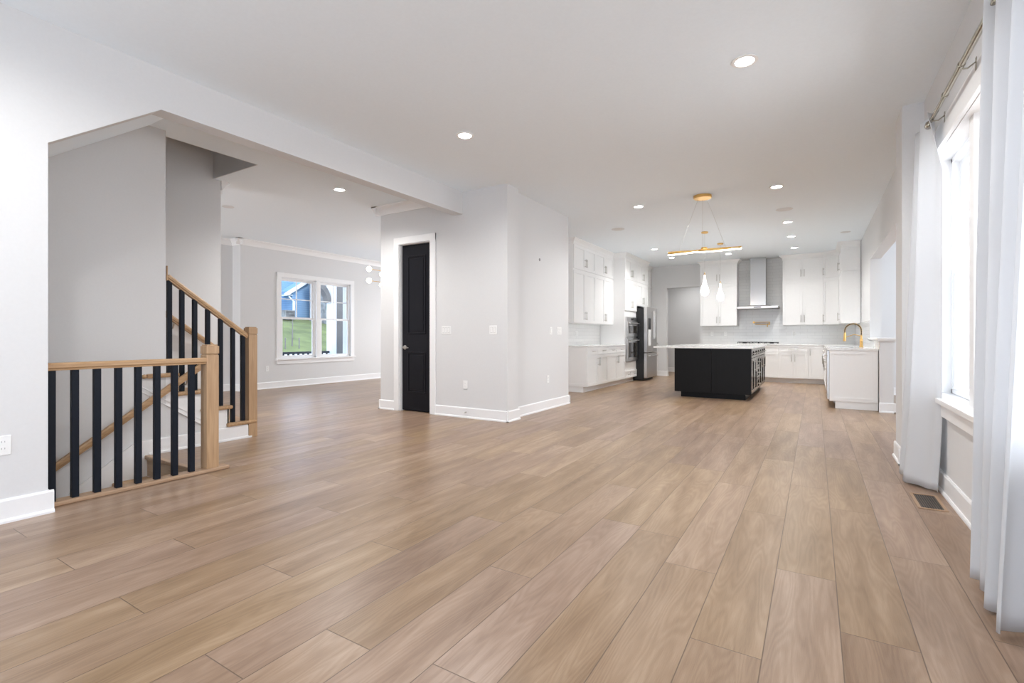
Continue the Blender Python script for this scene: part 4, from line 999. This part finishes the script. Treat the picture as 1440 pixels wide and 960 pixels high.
def curtain(label, ya, yb, n, Xt, Xb, At, Ab, zt, edge, bottoms, seed):
    """pleated panel; s=0 is the edge towards the glass opening"""
    random.seed(seed); NS, NZ = 150, 44; v = []; f = []
    ph = [random.uniform(-.5, .5) for _ in range(n + 2)]
    for j in range(NZ + 1):
        t = j / NZ; z = .012 + (zt - .012) * t; q = (1 - t)
        for i in range(NS + 1):
            s = i / NS
            A = At + (Ab - At) * q ** .8; X = Xt + (Xb - Xt) * q ** 1.4
            s2 = s + .03 * math.sin(2 * PI * s * 1.3 + ph[0] + q)
            w = math.cos(2 * PI * n * s2 + ph[1] * q) ; w = w * (1 - .25 * q * math.sin(5 * s + ph[2]))
            x = X - A * w
            x += edge(s, t)
            y = ya + (yb - ya) * s + bottoms(s, t)
            zz = z + (.012 * math.sin(9 * s + seed) * q ** 8 + .008 * q ** 8 if j else abs(.006 * math.sin(14 * s)))
            x = min(x, XR - .028)
            v.append((x, y, max(zz, .006)))
    for j in range(NZ):
        for i in range(NS):
            a = j * (NS + 1) + i; f.append((a, a + 1, a + NS + 2, a + NS + 1))
    t_ = thing('curtain', label, 'curtain', (0, 0, 0), 0, 'white linen curtains')
    me = bpy.data.meshes.new('fabric'); me.from_pydata(v, [], f); me.update(); me.materials.append(M_LINEN); me.shade_smooth()
    o = bpy.data.objects.new('fabric', me); COL.objects.link(o); o.parent = t_
    md = o.modifiers.new('solid', 'SOLIDIFY'); md.thickness = .0025; md.offset = 0
    return t_
def e_far(s, t):
    q = 1 - t
    return .15 * math.exp(-(s / .12) ** 2) * min(1, q * 4) - .05 * math.exp(-((s - .35) / .3) ** 2) * q ** 5
def b_far(s, t):
    q = 1 - t
    return .02 * math.exp(-(s / .1) ** 2) * q + .02 * q ** 3 - .02 * math.sin(PI * s) * q
curtain('white linen curtain at the far end of the window', 4.42, 4.90, 2, .690, .655, .026, .070, 2.66, e_far, b_far, 3)
def e_near(s, t):
    q = 1 - t
    return -.03 * math.exp(-((s - .1) / .12) ** 2) * q ** 3
def b_near(s, t):
    q = 1 - t
    return -.10 * math.exp(-(s / .25) ** 2) * q ** 1.5
curtain('white linen curtain closest to the camera on the right', 3.06, 2.44, 3, .690, .662, .028, .080, 2.66, e_near, b_near, 5)

# ================================================================== OUTSIDE (seen through the dining window)
M_GRASS = noisy(mat('grass', (.13, .145, .045), .9), .9, .4)
M_SIDING = mat('blue_siding', (.16, .27, .42), .6)
def siding(m, c1, c2):
    t = N(m, 'ShaderNodeTexCoord'); s = N(m, 'ShaderNodeSeparateXYZ'); L(m, t.outputs['Object'], s.inputs[0])
    fr_ = math_n(m, 'FRACT', math_n(m, 'MULTIPLY', s.outputs[2], 6.5)); g = math_n(m, 'LESS_THAN', fr_, .12)
    mx = N(m, 'ShaderNodeMix'); mx.data_type = 'RGBA'; L(m, g, mx.inputs[0]); mx.inputs[6].default_value = (*c1, 1); mx.inputs[7].default_value = (*c2, 1)
    L(m, mx.outputs[2], bsdf(m).inputs['Base Color'])
siding(M_SIDING, (.20, .33, .50), (.14, .24, .38))
M_STONE = noisy(mat('grey_stone', (.25, .25, .25), .8), 3, .4)
M_POST = noisy(mat('porch_post', (.16, .145, .13), .7), 4, .1)
M_ROOF = noisy(mat('roof_shingle', (.10, .10, .11), .9), 6, .2)
M_WHITE = noisy(mat('outside_white', (.85, .86, .88), .5), 10, .02)
M_CONC = noisy(mat('porch_concrete', (.55, .55, .55), .8), 5, .08)
# ground: paved strip, then a grassy bank rising to the houses
m = MB(); m.prism([(-12.7, -.5), (-21.4, .30), (-21.4, -.2), (-12.7, -.8)], 1, -10, 60)
tag(m.build('paved_drive', M_CONC), 'pale paved strip beyond the porch railing', 'driveway')
m = MB(); m.prism([(-21.4, .33), (-24, 1.0), (-27, 1.75), (-31, 2.35), (-60, 2.9), (-60, -3), (-21.4, -3)], 1, -10, 60)
g = m.build('lawn', M_GRASS); tag(g, 'green grassy bank outside the dining room window', 'grass', None, 'stuff')
m = MB(); m.box(-12.7, -10.1, 2, 14, -1.0, -.22); tag(m.build('porch_slab', M_CONC), 'pale porch slab outside the dining window', 'porch')
nh = thing('blue_house', 'blue sided neighbouring house with white gable trim', 'house', (-31, 0, 2.34))
YG = 21.1; YE = 33.0; ym = (YG + YE) / 2; EZ = 1.95; TZ = EZ + (ym - YG) * .64
m = MB(); m.prism([(13.0, 0), (YE, 0), (YE, 4.4), (13.0, 4.4)], 0, -14, -1.5); m.build('rear_wing', M_SIDING, nh)
m = MB(); m.prism([(YG, 0), (YE, 0), (YE, EZ), (ym, TZ), (YG, EZ)], 0, -1.5, 0); m.build('gable_wing', M_SIDING, nh)
m = MB(); q = .42
m.prism([(YG - q, EZ - q * .64 - .10), (ym, TZ - .10), (ym, TZ + .08), (YG - q, EZ - q * .64 + .06)], 0, -.3, .14); m.prism([(YE + q, EZ - q * .64 - .10), (ym, TZ - .10), (ym, TZ + .14), (YE + q, EZ - q * .64 + .10)], 0, -1.4, .14)
m.build('rake_board', M_WHITE, nh)
m = MB(); m.box(-.9, .02, YG - .30, YG - .001, EZ - .35, EZ - .28); m.tube([(.05, YG - .30, EZ - .42), (.08, YG + .05, EZ - .75)], .05, 6); m.box(.02, .13, YG + .0, YG + .11, .1, EZ - .72); m.build('downspout', M_WHITE, nh)
m = MB(); m.box(.0, .06, 23.35, 24.15, .75, 1.80); wf = m.build('window_frame', M_WHITE, nh)
m = MB(); m.box(.061, .08, 23.45, 24.05, .83, 1.24); m.box(.061, .08, 23.45, 24.05, 1.31, 1.72); m.build('pane', noisy(mat('house_glass', (.12, .20, .24), .1), 3, .1), wf)
ac = thing('air_conditioner', 'grey outdoor air conditioner box by the blue house', 'air conditioner', (-30.0, 20.0, 2.22))
MB().box(-.4, .4, -.36, .36, 0, .62).build('casing', M_STONE, ac, bevel=.02)
m = MB()
for k in range(6): m.box(.401, .41, -.32, .32, .08 + k * .09, .11 + k * .09)
m.build('grille', M_DARK, ac)
sh = thing('stone_house', 'grey stone house behind the porch post', 'house', (-27, 21.75, 1.78))
m = MB(); m.prism([(0, 0), (9, 0), (9, 3.4), (4.5, 6.5), (0, 3.4)], 0, -3.0, 0); m.build('wall', M_STONE, sh)
m = MB(); m.box(.0, .10, .30, .42, .6, 1.9); m.build('downspout', M_WHITE, sh)
m = MB(); m.prism([(-.3, 3.3), (4.5, 6.6), (9.3, 3.3), (9.3, 3.55), (4.5, 6.9), (-.3, 3.55)], 0, -3.1, .3); m.build('roof', M_ROOF, sh)
pp = thing('porch_post', 'dark porch post with a curved bracket outside the window', 'post', (-12.3, 9.86, -.22))
MB().box(-.12, .12, -.10, .20, 0, 3.2).build('post', M_POST, pp)
MB().box(-.11, .11, -.28, -.10, 0, 3.2).build('white_face', M_WHITE, pp)
m = MB(); pts = []
for k in range(13):
    a = PI / 2 * k / 12; pts.append((-.281 - .62 + .62 * math.cos(a), 2.35 + .62 * math.sin(a)))
for k in range(12, -1, -1):
    a = PI / 2 * k / 12; pts.append((-.281 - .62 + .50 * math.cos(a), 2.30 + .50 * math.sin(a)))
m.prism(pts, 0, -.1, .1); m.build('arched_bracket', M_POST, pp)
pr = thing('porch_railing', 'dark porch railing crossing the lower part of the dining window', 'railing', (-12.3, 0, -.22))
m = MB(); m.box(-.03, .03, 6.0, 9.57, .83, .89); m.box(-.02, .02, 6.0, 9.57, .10, .14); m.build('rails', M_DARK, pr)
b1_ = None
for k in range(23):
    yy = 6.08 + k * .155
    if b1_ is None: b1_ = MB().box(-.018, .018, -.026, .026, .14, .83).build('baluster', M_DARK, pr); b1_.location = (0, yy, 0)
    else: b = b1_.copy(); COL.objects.link(b); b.parent = pr; b.location = (0, yy, 0)
sg = thing('young_tree', 'thin leafless young tree on the grassy bank outside', 'tree', (-22.5, 15.3, .61))
m = MB(); m.tube([(0, 0, 0), (.02, .01, .8), (0, .02, 1.5)], [.035, .025, .008], 8)
for k in range(9):
    a = k * 2.4; z = .3 + k * .12; m.tube([(0, .01, z), (.18 * math.cos(a), .18 * math.sin(a), z + .2)], [.01, .003], 5)
m.build('trunk', M_POST, sg)
for (x, y) in ((-22, 14.6), (-22, 15.35)):
    s_ = thing('garden_stake', 'thin dark stake standing at the foot of the bank outside', 'stake', (x, y, .485), 0, 'lawn stakes')
    MB().tube([(0, 0, 0), (0, 0, .55)], .03, 6).build('rod', M_POST, s_)
